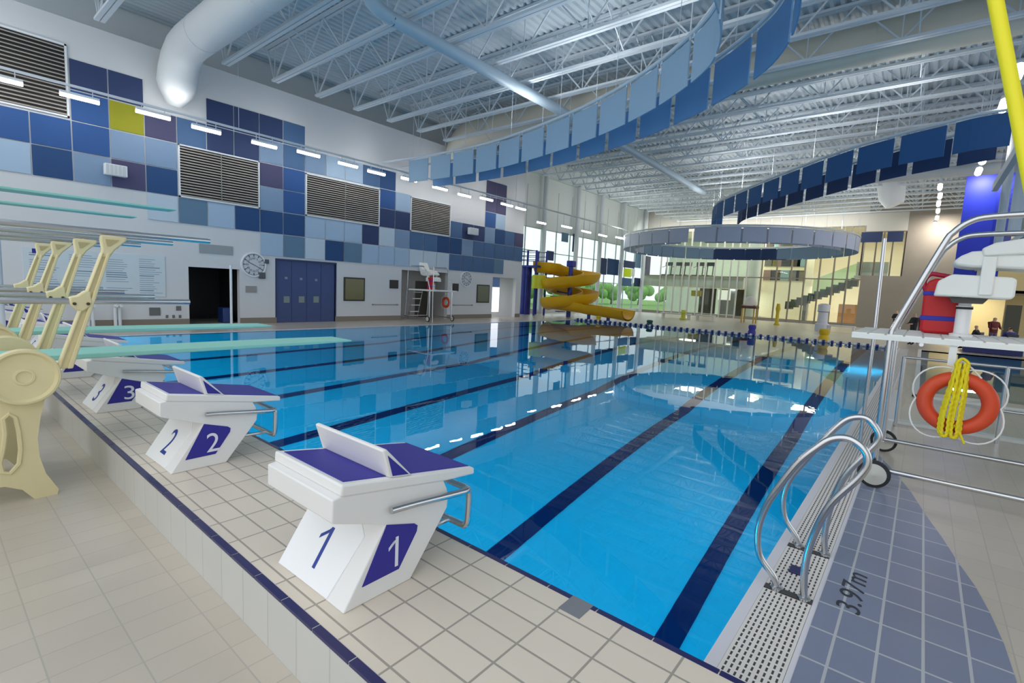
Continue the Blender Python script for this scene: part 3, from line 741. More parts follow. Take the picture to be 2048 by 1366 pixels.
# ---------------------------------------------------------------- far end: glazed two storey front and concrete wall
bpx = lambda u, v: aty(u, v, BY)
FX0, FX1 = GX, bpx(1716, 600)[0]
fg = glass('front_glazing', (226, 238, 230))
w5 = pane('window_5', [(FX0, BY, .2), (FX1, BY, .2), (FX1, BY, 8.6), (FX0, BY, 8.6)], fg); w5['kind'] = 'structure'; w5['label'] = 'two storey glass front at the far end of the pool hall'
mu = MB(); mu2 = MB(); mcol = mat('mullion_bronze', (140, 132, 116), .4)
us = [1318, 1330, 1346, 1362, 1376, 1393, 1407, 1426, 1441, 1457, 1472, 1490, 1519, 1549, 1578, 1605, 1634, 1662, 1690]
for u in us:
    x = bpx(u, 590)[0]; (mu2 if u < 1500 else mu).box((x - .06, BY - .12, 0), (x + .06, BY + .02, 8.6))
for z in (.22, 4.05, 8.55): mu.box((FX0, BY - .08, z - .05), (FX1, BY + .02, z + .05))
mu.build('mullion', mcol, w5, False); mu2.build('mullion', mat('mullion_pale', (206, 206, 200), .4), w5, False)
struct('trim_9', box((FX0, BY - .1, 0), (FX1, BY + .1, .22)), mat('plinth_grey', (150, 146, 138), .6))
struct('wall_bulkhead', box((FX0, BY - .12, 8.6), (FX1 + .1, BY + .1, 11)), mat('bulkhead_pale', (204, 202, 192), .6))
sx1 = bpx(1486, 570)[0]
struct('floor_gallery', box((FX0, BY + .08, 2.95), (sx1, BY + 7, 4.05)), mat('slab_edge_pale', (244, 236, 226), .6))
struct('wall_gallery', box((FX0 - 1, BY + 9.8, 0), (sx1 - .5, BY + 9.95, 9.0)), mat('gallery_green_grey', (182, 196, 186), .7))
iw = MB(); iw.box((FX0 - 1, BY + 10, 0), (4, BY + 10.2, 9.4)); struct('wall_interior', iw, mat('interior_beige', (228, 216, 186), .7))
struct('ceiling_interior', box((FX0 - 1, BY + .1, 9.0), (4, BY + 10.2, 9.2)), mat('interior_ceiling', (226, 218, 200), .7))
# interior fittings
tag(MB().tube([(bpx(1500, 560)[0] - .2, BY + 1.6, 0), (bpx(1500, 560)[0] - .2, BY + 1.6, 9)], .62, 24).build('column', mat('column_bright', (238, 238, 234), .5)), 'thick round white column just inside the far glass front', 'column')
shelf = thing('picture_wall', 'grid of framed pictures on the pale wall behind the far glass', 'display', (0, BY + 6, 0))
sh = MB()
xs = [bpx(u, 540)[0] * 1.08 for u in (1521, 1536, 1547, 1556, 1574, 1588)]
sh.box((xs[0] - .4, 0, .2), (xs[-1] + 1.4, .1, 8.6)); sh.build('backing', mat('picture_wall_cream', (222, 214, 186), .7), shelf, False)
cols_ = [(66, 54, 44), (120, 150, 150), (92, 92, 84), (96, 88, 44), (128, 104, 96), (58, 60, 66)]
for r_, z in enumerate((7.1, 5.5, 4.05)):
    for c_, x in enumerate(xs):
        wdt = [.75, .55, .4, .8, .9, .8][c_]
        box((x - .1, -.06, z), (x - .1 + wdt, 0, z + 1.05)).build('picture', mat('picture_%d' % ((r_ * 2 + c_) % 6), cols_[(r_ * 2 + c_) % 6], .6), shelf, False)
st = thing('staircase', 'dark stepped staircase rising right behind the far glass', 'stairs', (0, BY + 3.2, 0))
stp = [(1578, 598, 1610), (1605, 588, 1655), (1655, 578, 1690), (1686, 566, 1716)]
sm = mat('stair_dark', (84, 92, 78), .6); trd = MB()
k = (BY + 3.2) / BY
x0 = bpx(1574, 600)[0] * k; x1 = bpx(1716, 560)[0] * k; z0, z1 = 1.7, 4.3
nst = 12
for i in range(nst):
    xa = x0 + (x1 - x0) * i / nst; xb = x0 + (x1 - x0) * (i + 1) / nst; z = z0 + (z1 - z0) * (i + 1) / nst
    trd.box((xa, -.7, z - .75), (xb + .05, .7, z))
trd.build('flight', sm, st, False)
gl_ = pane('glass_balustrade', [(x0 + 2.2, -.75, z0 + .8), (x1, -.75, z1), (x1, -.75, z1 + 1.4), (x0 + 2.2, -.75, z0 + 2.4)], glass('green_glass', (190, 226, 208)), st)
MB().box((x0 + 1.5, -.5, 0), (x0 + 1.8, .5, 2.0)).build('support', grey, st, False)
tag(box((bpx(1660, 620)[0], BY + 5.5, 0), (bpx(1714, 620)[0] + .5, BY + 6.3, 1.9)).build('reception_counter', mat('counter_orange', (202, 148, 100), .6), None, False), 'orange brown reception counter behind the far glass', 'counter')
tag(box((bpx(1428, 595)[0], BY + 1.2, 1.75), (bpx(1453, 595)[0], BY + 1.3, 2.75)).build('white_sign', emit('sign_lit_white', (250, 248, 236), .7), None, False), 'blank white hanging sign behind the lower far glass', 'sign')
tag(MB().box((bpx(1372, 585)[0], BY + 1.5, 2.0), (bpx(1390, 585)[0], BY + 2.1, 2.6)).build('yellow_float_stack', mat('float_yellow', (206, 182, 48), .6), None, True, .05), 'yellow float stacked behind the lower far glass', 'float')
tag(box((bpx(1378, 600)[0], BY + 3, .2), (bpx(1412, 600)[0], BY + 3.1, 2.9)).build('dark_backdrop', mat('back_dark', (86, 84, 72), .7), None, False), 'dark cupboard front behind the lower far glass', 'cupboard')
tag(box((bpx(1460, 610)[0], BY + 2, .2), (bpx(1478, 610)[0], BY + 2.1, 2.9)).build('dark_backdrop', mat('back_dark', (86, 84, 72), .7), None, False), 'dark doorway panel behind the lower far glass, right of the white sign', 'cupboard')
tag(box((bpx(1417, 610)[0], BY + 3.5, .2), (bpx(1458, 610)[0], BY + 3.6, 2.9)).build('grey_screen', mat('screen_grey', (150, 154, 158), .7), None, False), 'grey room divider below and behind the blank white sign', 'divider')
# exercise machines on the gallery
def machine(u, i):
    x = bpx(u, 540)[0]; t = thing('exercise_machine', f'dark exercise machine on the gallery, {nth(i)} from the left', 'machine', (x, BY + 1.8, 4.05), 0, 'exercise machines on the gallery'); mm = mat('machine_dark', (58, 60, 62), .5)
    box((-.4, -.7, 0), (.4, .7, .2)).build('deck', mm, t, True, .03)
    MB().tube([(-.3, .6, .15), (-.3, .75, 1.3)], .06, 8).build('upright', mm, t); MB().tube([(.3, .6, .15), (.3, .75, 1.3)], .06, 8).build('upright', mm, t)
    box((-.4, .68, 1.2), (.4, .82, 1.6)).build('console', mm, t, True, .02)
    MB().tube(smooth_path([(-.36, .7, 1.2), (-.38, .2, 1.05), (-.38, -.2, 1.0)]), .03, 8).build('handrail', mm, t)
for i, u in enumerate((1319, 1338, 1358, 1383, 1404)): machine(u, i + 1)
tag(box((bpx(1411, 535)[0], BY + 1.4, 6.35), (bpx(1424, 535)[0], BY + 1.9, 6.6)).build('ceiling_lamp', emit('lamp_panel', (255, 250, 236), 4), None, False), 'small bright lamp over the gallery', 'light')

# concrete wall with lit window, blue bands
CX0 = FX1; CX1 = 1.6
wx0, wx1 = bpx(1722, 520)[0], bpx(1806, 520)[0]; wz0, wz1 = 4.42, 7.2
cw = MB(); CY = BY - .1
cw.box((CX0, CY, 0), (CX1, CY + .4, wz0)); cw.box((CX0, CY, wz0), (wx0, CY + .4, 8.7)); cw.box((wx1, CY, wz0), (CX1, CY + .4, 11)); cw.box((CX0, CY, 8.05), (wx1, CY + .4, 11))
struct('wall_concrete', cw, concrete)
struct('trim_10', box((CX0, CY - .03, 8.1), (wx1 + .05, CY, 9.6)), mat('bulkhead_pale', (204, 202, 192), .6))
w6 = pane('window_6', [(wx0, CY + .1, wz0), (wx1, CY + .1, wz0), (wx1, CY + .1, 8.05), (wx0, CY + .1, 8.05)], fg); w6['kind'] = 'structure'; w6['label'] = 'lit interior window high in the concrete wall'
mu = MB()
for f_ in (0, .33, .5, .72, 1): xx = wx0 + (wx1 - wx0) * f_; mu.box((xx - .05, CY, wz0), (xx + .05, CY + .2, 8.05))
mu.build('mullion', mat('mullion_dark', (120, 112, 98), .5), w6, False)
for a_, b_, l in ((1722, 1764, 'dark blue band panel above the lit window, left half'), (1774, 1806, 'dark blue band panel above the lit window, right half')):
    tag(box((bpx(a_, 480)[0], CY - .04, 7.2), (bpx(b_, 480)[0], CY, 8.05)).build('sound_absorber', PM['navy'], None, False), l, 'wall panel', 'blue band panels on the concrete wall')
struct('floor_upper', box((wx0 - .4, CY + .45, 4.2), (wx1 + .3, CY + 4, 4.42)), mat('slab_edge_pale', (232, 222, 212), .6))
tag(box((wx0 - .3, CY + .6, 4.42), (wx0 + 1.9, CY + 1.6, 5.6)).build('gallery_desk', mat('desk_white', (238, 234, 220), .6), None, False), 'white desk behind the lit window in the concrete wall', 'desk')
struct('ceiling_cafe', box((CX1, CY, 3.3), (9, CY + 6, 3.5)), concrete)
struct('wall_right', MB().box((CX1, CY, 3.3), (9, CY + .3, 11)).box((CX1, CY + 6, 0), (9, CY + 6.2, 3.4)), mat('cafe_cream', (206, 190, 140), .7))
# blue feature wall, washed by a strip light
BWY = 38.0
bl = aty(1905, 560, BWY); br_ = aty(1994, 560, BWY); tz = aty(1950, 345, BWY)[2]
struct('wall_feature', box((bl[0], BWY, 3.0), (br_[0], BWY + .25, tz)), mat('royal_blue_paint', (20, 44, 176), .5))
# right hand glazed wall: slim white columns and a brace
struct('trim_14', box((aty(2002, 400, 30)[0] - .1, 14, 4.1), (aty(2002, 400, 30)[0] + .4, 40, 4.3)), steel_w)
def rcol(u0, v0, v1, y, r, l, zb0=0):
    a = aty(u0, v0, y); tag(MB().tube([(a[0], y, zb0), (a[0], y, 10.9)], r, 14).build('column', mat('column_white', (214, 220, 224), .45)), l, 'column', 'columns of the right wall')
rcol(2006, 420, 0, 26, .13, 'slim white column right of the blue feature wall', 4.3)
rcol(2034, 420, 0, 22, .15, 'white column at the upper right edge of the photo', 4.3)
a = aty(2046, 285, 20); b = aty(1990, 375, 26); tag(MB().bar(tuple(a), tuple(b), .16, .3).build('roof_brace', steel_w, None, False), 'slanting white brace under the roof by the right wall', 'brace')
xr7 = aty(2002, 400, 30)[0] + .1
w7 = pane('window_7', [(xr7, 34, 4.3), (xr7, 14, 4.3), (xr7, 14, 10.5), (xr7, 34, 10.5)], glass('right_glazing', (170, 186, 206))); w7['kind'] = 'structure'
# ================================================================= starting blocks
WD = mat('white_digit', (226, 228, 240), .5); ND = mat('blue_digit', (30, 58, 150), .5)
def start_block(num):
    t = thing('starting_block', f'white starting block numbered {num} with navy pads', 'starting block', (-2.355 - 2.5 * (num - 1), 1.27, ZP), 0, 'starting blocks along the platform')
    hw = .33
    body = MB().prism([(0, 0), (.415, 0), (.675, .33), (.682, .40), (.668, .45), (.64, .505), (-.02, .606), (-.062, .600), (-.062, .484), (.243, .375)], 'x', -hw, hw)
    body.build('body', block_w, t, True, .007)
    deck = MB().prism([(-.018, .664), (.886, .520), (.888, .478), (.66, .498), (-.022, .605)], 'x', -hw - .008, hw + .008); deck.build('deck', block_w, t, True, .01)
    sl = (.520 - .664) / .904
    dz = lambda y: .664 + sl * (y + .018)
    def pad(y0, y1, xi, name):
        m = MB().add([(-xi, y0, dz(y0) + .004), (xi, y0, dz(y0) + .004), (xi, y1, dz(y1) + .004), (-xi, y1, dz(y1) + .004), (-xi, y0, dz(y0) - .01), (xi, y0, dz(y0) - .01), (xi, y1, dz(y1) - .01), (-xi, y1, dz(y1) - .01)],
                     [(0, 1, 2, 3), (0, 4, 5, 1), (1, 5, 6, 2), (2, 6, 7, 3), (3, 7, 4, 0)]); m.build(name, navy, t, False)
    pad(.014, .262, .295, 'rear_pad'); pad(.42, .872, .300, 'front_pad')
    # kicker wedge
    A = (.262, dz(.262)); Bp = (.41, dz(.41)); C = (.214, .775); C2 = (.236, .782)
    wd = MB().prism([A, Bp, C2, C], 'x', -hw, hw).build('kicker', block_w, t, True, .008)
    tri = [(.278, dz(.278) + .012), (.382, dz(.382) + .012), (.245, .745)]
    for s in (-1, 1): MB().prism(tri, 'x', s * (hw - .002), s * (hw + .003)).build('kicker_inset', navy, wd, False)
    fp = MB(); n_ = Vector((0, (C2[1] - Bp[1]), (Bp[0] - C2[0]))).normalized() * .003
    q0 = (Bp[0] - .02, Bp[1] + .02 * (C2[1] - Bp[1]) / (Bp[0] - C2[0])); q1 = (C2[0] + .02, C2[1] - .02 * (C2[1] - Bp[1]) / (Bp[0] - C2[0]))
    fp.add([(-.30, q0[0] + n_.y, q0[1] + n_.z), (.30, q0[0] + n_.y, q0[1] + n_.z), (.30, q1[0] + n_.y, q1[1] + n_.z), (-.30, q1[0] + n_.y, q1[1] + n_.z)], [(0, 1, 2, 3)]); fp.build('kicker_pad', navy, wd, False)
    # number plate on the sloping rear face
    rear = lambda s: (.245 * s, .374 * s)
    nrm = Vector((0, -.374, .245)).normalized()
    def onrear(x, s, d=.006): y, z = rear(s); return (x, y + nrm.y * d, z + nrm.z * d)
    c = [(-.33, .0), (.175, .02), (.225, .78), (.10, .99), (-.33, .99)]
    pv = [onrear(x, s) for x, s in c] + [onrear(x, s, -.004) for x, s in c]
    k = len(c); pl = MB().add(pv, [tuple(range(k)), tuple(reversed(range(k, 2 * k)))] + [(i, (i + 1) % k, k + (i + 1) % k, k + i) for i in range(k)])
    plo = pl.build('number_plate', mat('plate_white', (240, 241, 242), .4), t, False, .003)
    o3 = Vector(onrear(-.03, .44, .0075)); F = frameM(o3, (1, 0, 0), (0, .245, .374))
    if num == 1: digit_one('number', .085, .222, .024, ND, F, plo)
    else: text_mesh('number', str(num), .115, .22, ND, F, plo, .001)
    # navy side panels with white number
    sp = [(.246, .372), (.43, .372), (.452, .355), (.452, .312), (.327, .092), (.098, .092)]
    sp = [(.246, .366), (.425, .306), (.448, .292), (.450, .262), (.328, .094), (.098, .094)]
    sp = [(.247, .374), (.43, .318), (.452, .300), (.447, .268), (.330, .098), (.104, .096)]
    for s in (1, -1):
        so = MB().prism(sp, 'x', s * (hw - .002), s * (hw + .004)).build('side_panel', navy, t, False)
        F = frameM((s * (hw + .0055), .312, .205), (0, s, 0), (0, 0, 1))
        if num == 1: digit_one('number', .062, .165, .02, WD, F, so)
        else: text_mesh('number', str(num), .098, .16, WD, F, so, .001)
    # chrome backstroke grips
    g = MB()
    p = smooth_path([(-.36, .25, .46), (-.362, .40, .448), (-.362, .72, .412), (-.36, .80, .405), (-.33, .835, .40), (-.25, .838, .40), (.25, .838, .40), (.33, .835, .40), (.36, .80, .405), (.362, .72, .412), (.362, .40, .448), (.36, .25, .46)], 5)
    g.tube(p, .019, 12)
    p = smooth_path([(-.352, .815, .40), (-.352, .832, .37), (-.35, .83, .22), (-.335, .826, .175), (-.27, .825, .165), (.27, .825, .165), (.335, .826, .175), (.35, .83, .22), (.352, .832, .37), (.352, .815, .40)], 5)
    g.tube(p, .019, 12); g.tube([(-.2, .825, .165), (-.2, .52, .17)], .014, 8); g.tube([(.2, .825, .165), (.2, .52, .17)], .014, 8)
    g.build('grip_rail', chrome, t)
    return t
for k in range(1, 8): start_block(k)

# ================================================================= diving stands
def one_metre_stand(xr, y_tip, label, blabel, main=True):
    """x of the right rail plane; the left rail is 1.10 m further left"""
    xl = xr - 1.10
    t = thing('diving_stand', label, 'diving stand', ((xr + xl) / 2, 0, 0), 0, 'cream one metre diving stands')
    R_ = lambda s: (.50 if s > 0 else -.50)
    for s in (1, -1):
        xo = s * .50
        # cast A-frame side: outline with arched foot and two openings
        out = [(-.14, .0), (-.02, .0), (.02, .07), (.10, .15), (.25, .17), (.42, .155), (.52, .10), (.59, .0), (.735, .0), (.745, .04), (.67, .20), (.635, .36), (.63, .52), (.655, .70), (.69, .86), (.64, .93), (-.02, .93), (-.07, .86), (-.03, .70), (-.02, .52), (-.03, .36), (-.07, .20), (-.145, .04)]
        bm = bmesh.new()
        def loop(pts): 
            vs = [bm.verts.new((0, p[0], p[1])) for p in pts]; return [bm.edges.new((vs[i], vs[(i + 1) % len(vs)])) for i in range(len(vs))]
        hole1 = [(.455, .26), (.51, .33), (.525, .45), (.52, .60), (.505, .72), (.47, .755), (.435, .72), (.44, .60), (.425, .48), (.40, .36), (.41, .28)]
        hole2 = [(-.01 + .19 + .165 * math.cos(a) - .0, .455 + .19 * math.sin(a)) for a in [2 * PI * i / 18 for i in range(18)]]
        es = loop(out) + loop(hole1) + loop(hole2)
        r = bmesh.ops.triangle_fill(bm, use_beauty=True, edges=es)
        fs = [f for f in bm.faces]
        ex = bmesh.ops.extrude_face_region(bm, geom=fs); vv = [e for e in ex['geom'] if isinstance(e, bmesh.types.BMVert)]
        bmesh.ops.translate(bm, verts=vv, vec=(.06, 0, 0)); bmesh.ops.recalc_face_normals(bm, faces=bm.faces)
        me = bpy.data.meshes.new('side_frame'); bm.to_mesh(me); bm.free(); me.materials.append(cream)
        o = bpy.data.objects.new('side_frame', me); COL.objects.link(o); o.parent = t; o.location = (xo - .03, 0, 0)
        rim = MB().tube([(.0, p[0], p[1]) for p in hole1], .017, 6, True); rim.tube([(.0, p[0], p[1]) for p in hole2], .017, 6, True)
        rim.xf(Matrix.Translation((.06 if s > 0 else 0, 0, 0))); rim.build('opening_rim', cream, o)
        # fulcrum wheel
        w_ = MB().lathe([(.10, -.05), (.215, -.045), (.228, -.03), (.228, .03), (.222, .042), (.205, .045), (.196, .03), (.185, .018), (.07, .016), (.066, .024), (.05, .026), (.046, .014), (.03, .012)], (0, 0, 0), 'x', 40)
        if s < 0: w_.xf(Matrix.Scale(-1, 4, (1, 0, 0)))
        wo = w_.build('fulcrum_wheel', cream, t, True, 0, (xo + s * .06, .565, 1.055))
        # slanted rail post
        post = MB(); 
        post.prism([(.765, 1.10), (.865, 1.10), (1.155, 2.10), (1.095, 2.10)], 'x', -.018, .018)
        post.prism([(.832, 1.10), (.868, 1.10), (1.157, 2.10), (1.13, 2.10)], 'x', -.042, .042)
        post.prism([(.763, 1.10), (.785, 1.10), (1.108, 2.10), (1.092, 2.10)], 'x', -.042, .042)
        po = post.build('rail_post', cream, t, True, .01, (xo + s * .05, 0, 0))
        yk = MB().prism([(1.085, 2.06), (1.15, 2.06), (1.19, 2.13), (1.275, 2.215), (1.28, 2.25), (1.095, 2.255), (1.09, 2.215), (1.10, 2.13)], 'x', -.03, .03); yk.build('rail_yoke', cream, po, True, .012)
        MB().prism([(1.135, 2.16), (1.155, 2.16), (1.22, 2.22), (1.125, 2.22)], 'x', .031, .034).build('yoke_recess', mat('cream_recess', (186, 172, 126), .6), po, False)
        cl = MB().prism([(.865, 1.71), (.868, 1.655), (.91, 1.60), (.95, 1.585), (1.005, 1.635), (1.02, 1.67), (1.01, 1.71), (1.01, 1.76), (.975, 1.77), (.92, 1.725)], 'x', -.04, .045); cl.build('rail_clamp', cream, po, True, .012)
        for y in (.895, .985): MB().lathe([(.013, .0), (.013, .012)], (.044, y, 1.655), 'x', 10).build('clamp_bolt', mat('bolt_dark', (90, 84, 66), .4, .8), po)
        MB().tube([(0, -1.6, 2.285), (0, 1.96, 2.285)], .026, 14).build('top_rail', chrome, t, True, 0, (xo + s * .05, 0, 0))
        MB().tube([(0, -1.6, 1.675), (0, 1.77, 1.675)], .026, 14).build('middle_rail', chrome, t, True, 0, (xo + s * .05, 0, 0))
        rp = MB(); rp.bar((0, -1.35, 0), (0, -1.5, 2.27), .05, .07); rp.build('rear_post', cream, t, True, .01, (xo + s * .05, 0, 0))
    MB().tube([(-.5, .565, 1.055), (.5, .565, 1.055)], .06, 16).build('fulcrum_roller', rubber, t)
    box((-.5, -.02, .86), (.5, .6, .92)).build('cross_tray', cream, t, False, .008)
    box((-.45, -1.4, .0), (.45, -1.2, 1.08)).build('rear_anchor', cream, t, True, .02)
    # the springboard lies on the stand
    b = MB(); L0, L1 = -1.45, y_tip; zb = 1.125
    pr = [(L0, zb - .005), (.2, zb), (.565, zb), (L1 - .5, zb + .004), (L1, zb + .012), (L1, zb + .034), (L1 - .6, zb + .042), (.565, zb + .05), (L0, zb + .04)]
    b.prism(pr, 'x', -.25, .25)
    o = b.build('springboard', mint, None, True, .008, ((xr + xl) / 2 - .02, 0, 0)); tag(o, blabel, 'diving board', None)
    return t
one_metre_stand(-5.60, 3.8, 'cream diving stand nearest the camera, with a big round fulcrum wheel', 'mint one metre springboard on the nearest cream stand')
one_metre_stand(-7.93, 3.8, 'second cream diving stand, just behind the nearest one', 'mint one metre springboard on the second cream stand')

def three_metre(xc, label, blabel):
    t = thing('high_diving_stand', label, 'diving stand', (xc, 0, 0), 0, 'three metre diving stands')
    for s in (-1, 1):
        MB().tube([(s * .42, 1.0, 0), (s * .42, 1.0, 3.2)], .07, 14).build('leg', steel_w, t); MB().tube([(s * .42, -1.2, 0), (s * .42, -1.2, 3.2)], .07, 14).build('leg', steel_w, t)
        MB().tube([(s * .42, -1.2, 3.2), (s * .42, 1.05, 3.2)], .05, 12).build('deck_beam', steel_w, t)
        MB().tube(smooth_path([(s * .5, -1.2, 3.2), (s * .5, -1.2, 4.2), (s * .5, -1.0, 4.4), (s * .5, .8, 4.4), (s * .5, 1.0, 4.2), (s * .5, 1.0, 3.2)], 5), .025, 10).build('guard_rail', chrome, t)
    MB().tube([(-.42, .5, 3.2), (.42, .5, 3.2)], .06, 14).build('fulcrum_roller', rubber, t)
    b = MB().prism([(-1.3, 3.262), (3.2, 3.268), (3.78, 3.275), (3.78, 3.30), (3.1, 3.31), (-1.3, 3.31)], 'x', -.25, .25).build('springboard', mint, None, True, .008, (xc, 0, 0))
    tag(b, blabel, 'diving board')
three_metre(-12.85, 'pale three metre stand mostly out of the photo, holding the upper green board', 'upper of the two high green boards crossing the left edge')
three_metre(-15.75, 'second pale three metre stand, holding the lower green board', 'lower of the two high green boards crossing the left edge')

# white pole before the dark doorway, striped ladder posts across the pool
p = atz(463, 653, 0); tag(MB().tube([(p[0], p[1], 0), (p[0], p[1], atx(457, 530, p[0])[2])], .045, 12).build('flag_post', frame_w), 'slim white post standing on the pool edge before the dark doorway', 'post')
for (u0, v0, u1, v1, l) in ((182, 657, 174, 612, 'left of two white striped posts at the far pool edge'), (236, 654, 228, 612, 'right of two white striped posts at the far pool edge')):
    p = atz(u0, v0, 0); z = atx(u1, v1, p[0])[2]; t = thing('ladder_post', l, 'post', tuple(p), 0, 'white posts at the far pool edge')
    for dy in (-.06, .06): MB().tube(smooth_path([(0, dy, 0), (0, dy, z - .15), (.05, dy, z), (.25, dy, z + .02)], 4), .05, 10).build('tube', frame_w, t)

# ================================================================= pool ladder handrails
def handrail(y, pts, label):
    t = thing('ladder_handrail', label, 'handrail', (0, y, 0), 0, 'chrome ladder handrails')
    MB().tube(smooth_path([(a, 0, b) for a, b in pts], 6), .0225, 14).build('rail', chrome, t)
    for a, b in (pts[0], pts[-1]): MB().lathe([(.04, 0.005), (.04, .02), (.026, .03)], (a, 0, 0), 'z', 16).build('flange', chrome, t)
handrail(3.68, [(-.575, .004), (-.60, .08), (-.70, .20), (-.725, .38), (-.69, .56), (-.62, .73), (-.53, .91), (-.44, 1.03), (-.36, 1.11), (-.27, 1.13), (-.19, 1.08), (-.165, 1.0), (-.20, .90), (-.33, .68), (-.405, .42), (-.425, .2), (-.41, .004)], 'chrome ladder handrail nearer the camera')
handrail(4.46, [(-.575, .004), (-.60, .08), (-.69, .20), (-.72, .36), (-.69, .53), (-.60, .71), (-.51, .87), (-.42, 1.02), (-.34, 1.11), (-.24, 1.13), (-.165, 1.05), (-.155, .98), (-.20, .89), (-.32, .68), (-.39, .42), (-.41, .2), (-.395, .004)], 'chrome ladder handrail farther from the camera')

# ================================================================= lifeguard chairs
seat_w = mat('white_moulded_seat', (240, 240, 234), .45)
def lifeguard_chair(label, loc, rz):
    t = thing('lifeguard_chair', label, 'lifeguard chair', loc, rz, 'wheeled lifeguard chairs')
    y0, y1 = -.78, .78
    for y in (y0, y1):
        p = smooth_path([(-.24, y, .19), (-.24, y, .9), (-.24, y, 1.6)], 2) + smooth_path([(-.235, y, 1.68), (-.20, y, 1.80), (.08, y, 2.58), (.15, y, 2.72), (.26, y, 2.82), (.42, y, 2.86), (.9, y, 2.87), (1.35, y, 2.87), (1.5, y, 2.80), (1.55, y, 2.62), (1.6, y, 1.7), (1.75, y, .19)], 4)
        MB().tube(p, .03, 14).build('side_frame', chrome, t)
        MB().tube([(-.26, y, .19), (1.78, y, .19)], .027, 12).build('base_tube', chrome, t)
    MB().tube([(.02, y0, 1.58), (.02, y1, 1.58)], .02, 10).build('cross_tube', chrome, t); MB().tube([(1.6, y0, 1.58), (1.6, y1, 1.58)], .02, 10).build('cross_tube', chrome, t)
    MB().tube([(1.75, y0, .19), (1.75, y1, .19)], .027, 12).build('cross_tube', chrome, t)
    MB().tube([(-.48, y1 - .02, 0), (-.475, y1, 1.5), (-.49, y1, 2.84)], .022, 12).build('corner_pole', chrome, t)
    for y, s in ((y0 - .09, -1), (y1 + .09, 1)):
        w_ = MB().lathe([(.118, -.028), (.147, -.022), (.15, 0), (.147, .022), (.118, .028)], (0, 0, 0), 'y', 28).build('wheel', rubber, t, True, 0, (-.23, y, .15))
        MB().lathe([(.02, -.04), (.03, -.034), (.105, -.032), (.12, -.026), (.12, .026), (.105, .032), (.03, .034), (.02, .04)], (0, 0, 0), 'y', 28).build('hub', mat('wheel_grey', (196, 196, 186), .5), w_)
        MB().tube([(-.23, y, .15), (-.23, y - s * .09, .17)], .015, 8).build('axle', chrome, t)
    d = MB(); n_ = 13
    d.box((-.58, y0 - .05, 1.60), (1.42, y1 + .05, 1.652))
    for i in range(n_):
        xa = -.58 + i * 2.0 / n_; d.box((xa, y0 - .04, 1.65), (xa + 2.0 / n_ - .02, y1 + .04, 1.664))
    d.build('deck', seat_w, t, False)
    MB().lathe([(.10, 1.664), (.10, 1.69), (.066, 1.70), (.066, 1.97), (.072, 1.975), (.072, 2.0), (.055, 2.005), (.055, 2.1)], (.345, 0, 0), 'z', 24).build('pedestal', mat('pedestal_white', (232, 232, 232), .3), t)
    MB().lathe([(.074, 1.965), (.074, 1.99)], (.345, 0, 0), 'z', 24).build('collar', rubber, t)
    bx = MB().prism([(.07, 2.10), (.68, 2.085), (.70, 2.12), (.70, 2.29), (.66, 2.31), (.20, 2.335), (.09, 2.26)], 'y', -.27, .27).build('seat_base', seat_w, t, True, .02)
    MB().prism([(.20, 2.09), (.52, 2.09), (.48, 2.03), (.24, 2.03)], 'y', -.14, .14).build('base_plate', mat('plate_dark', (78, 72, 70), .5), t, False)
    for s in (-1, 1): MB().box((.42, s * .265, 2.12), (.53, s * .30, 2.52)).build('arm_bracket', seat_w, t, True, .01)
    # seat pan with rolled front edge and moulded back
    pan = MB().prism([(.19, 2.47), (.22, 2.43), (.34, 2.41), (.62, 2.40), (.92, 2.38), (1.0, 2.42), (1.0, 2.52), (.90, 2.55), (.62, 2.555), (.45, 2.585), (.33, 2.575), (.25, 2.53)], 'y', -.27, .27); pan.build('seat_pan', seat_w, t, True, .03)
    bk = MB().prism([(.84, 2.46), (.98, 2.40), (1.12, 2.42), (1.28, 2.80), (1.33, 3.02), (1.28, 3.10), (1.20, 3.08), (1.05, 2.80), (.92, 2.60)], 'y', -.27, .27); bk.build('backrest', seat_w, t, True, .035)
    for s in (-1, 1): MB().prism([(.42, 2.52), (.9, 2.55), (1.02, 2.72), (.95, 2.745), (.5, 2.66), (.40, 2.60)], 'y', s * .24, s * .30).build('armrest', seat_w, t, True, .02)
    MB().box((.24, y0 - .03, 1.40), (.30, y0 + .01, 1.62)).build('ring_hook', seat_w, t, False)
    st = MB()
    for i in range(4):
        z = .38 + i * .36; box((1.62 + (1.45 - z) * .22, -.3, z), (1.62 + (1.45 - z) * .22 + .2, .3, z + .04)).build('step', seat_w, t, False)
    for s in (-.32, .32): MB().tube([(2.05, s, 0), (1.62, s, 1.62)], .025, 10).build('step_rail', chrome, t)
    return t
CHL = (0.0, 7.43, 0.0)
ch = lifeguard_chair('wheeled stainless lifeguard chair at the right edge with white swivel seat', CHL, 0)
p = atz(838, 642, 0)
lifeguard_chair('lifeguard chair far off in front of the alcove on the left', (-19.9, 17.9, 0), PI)

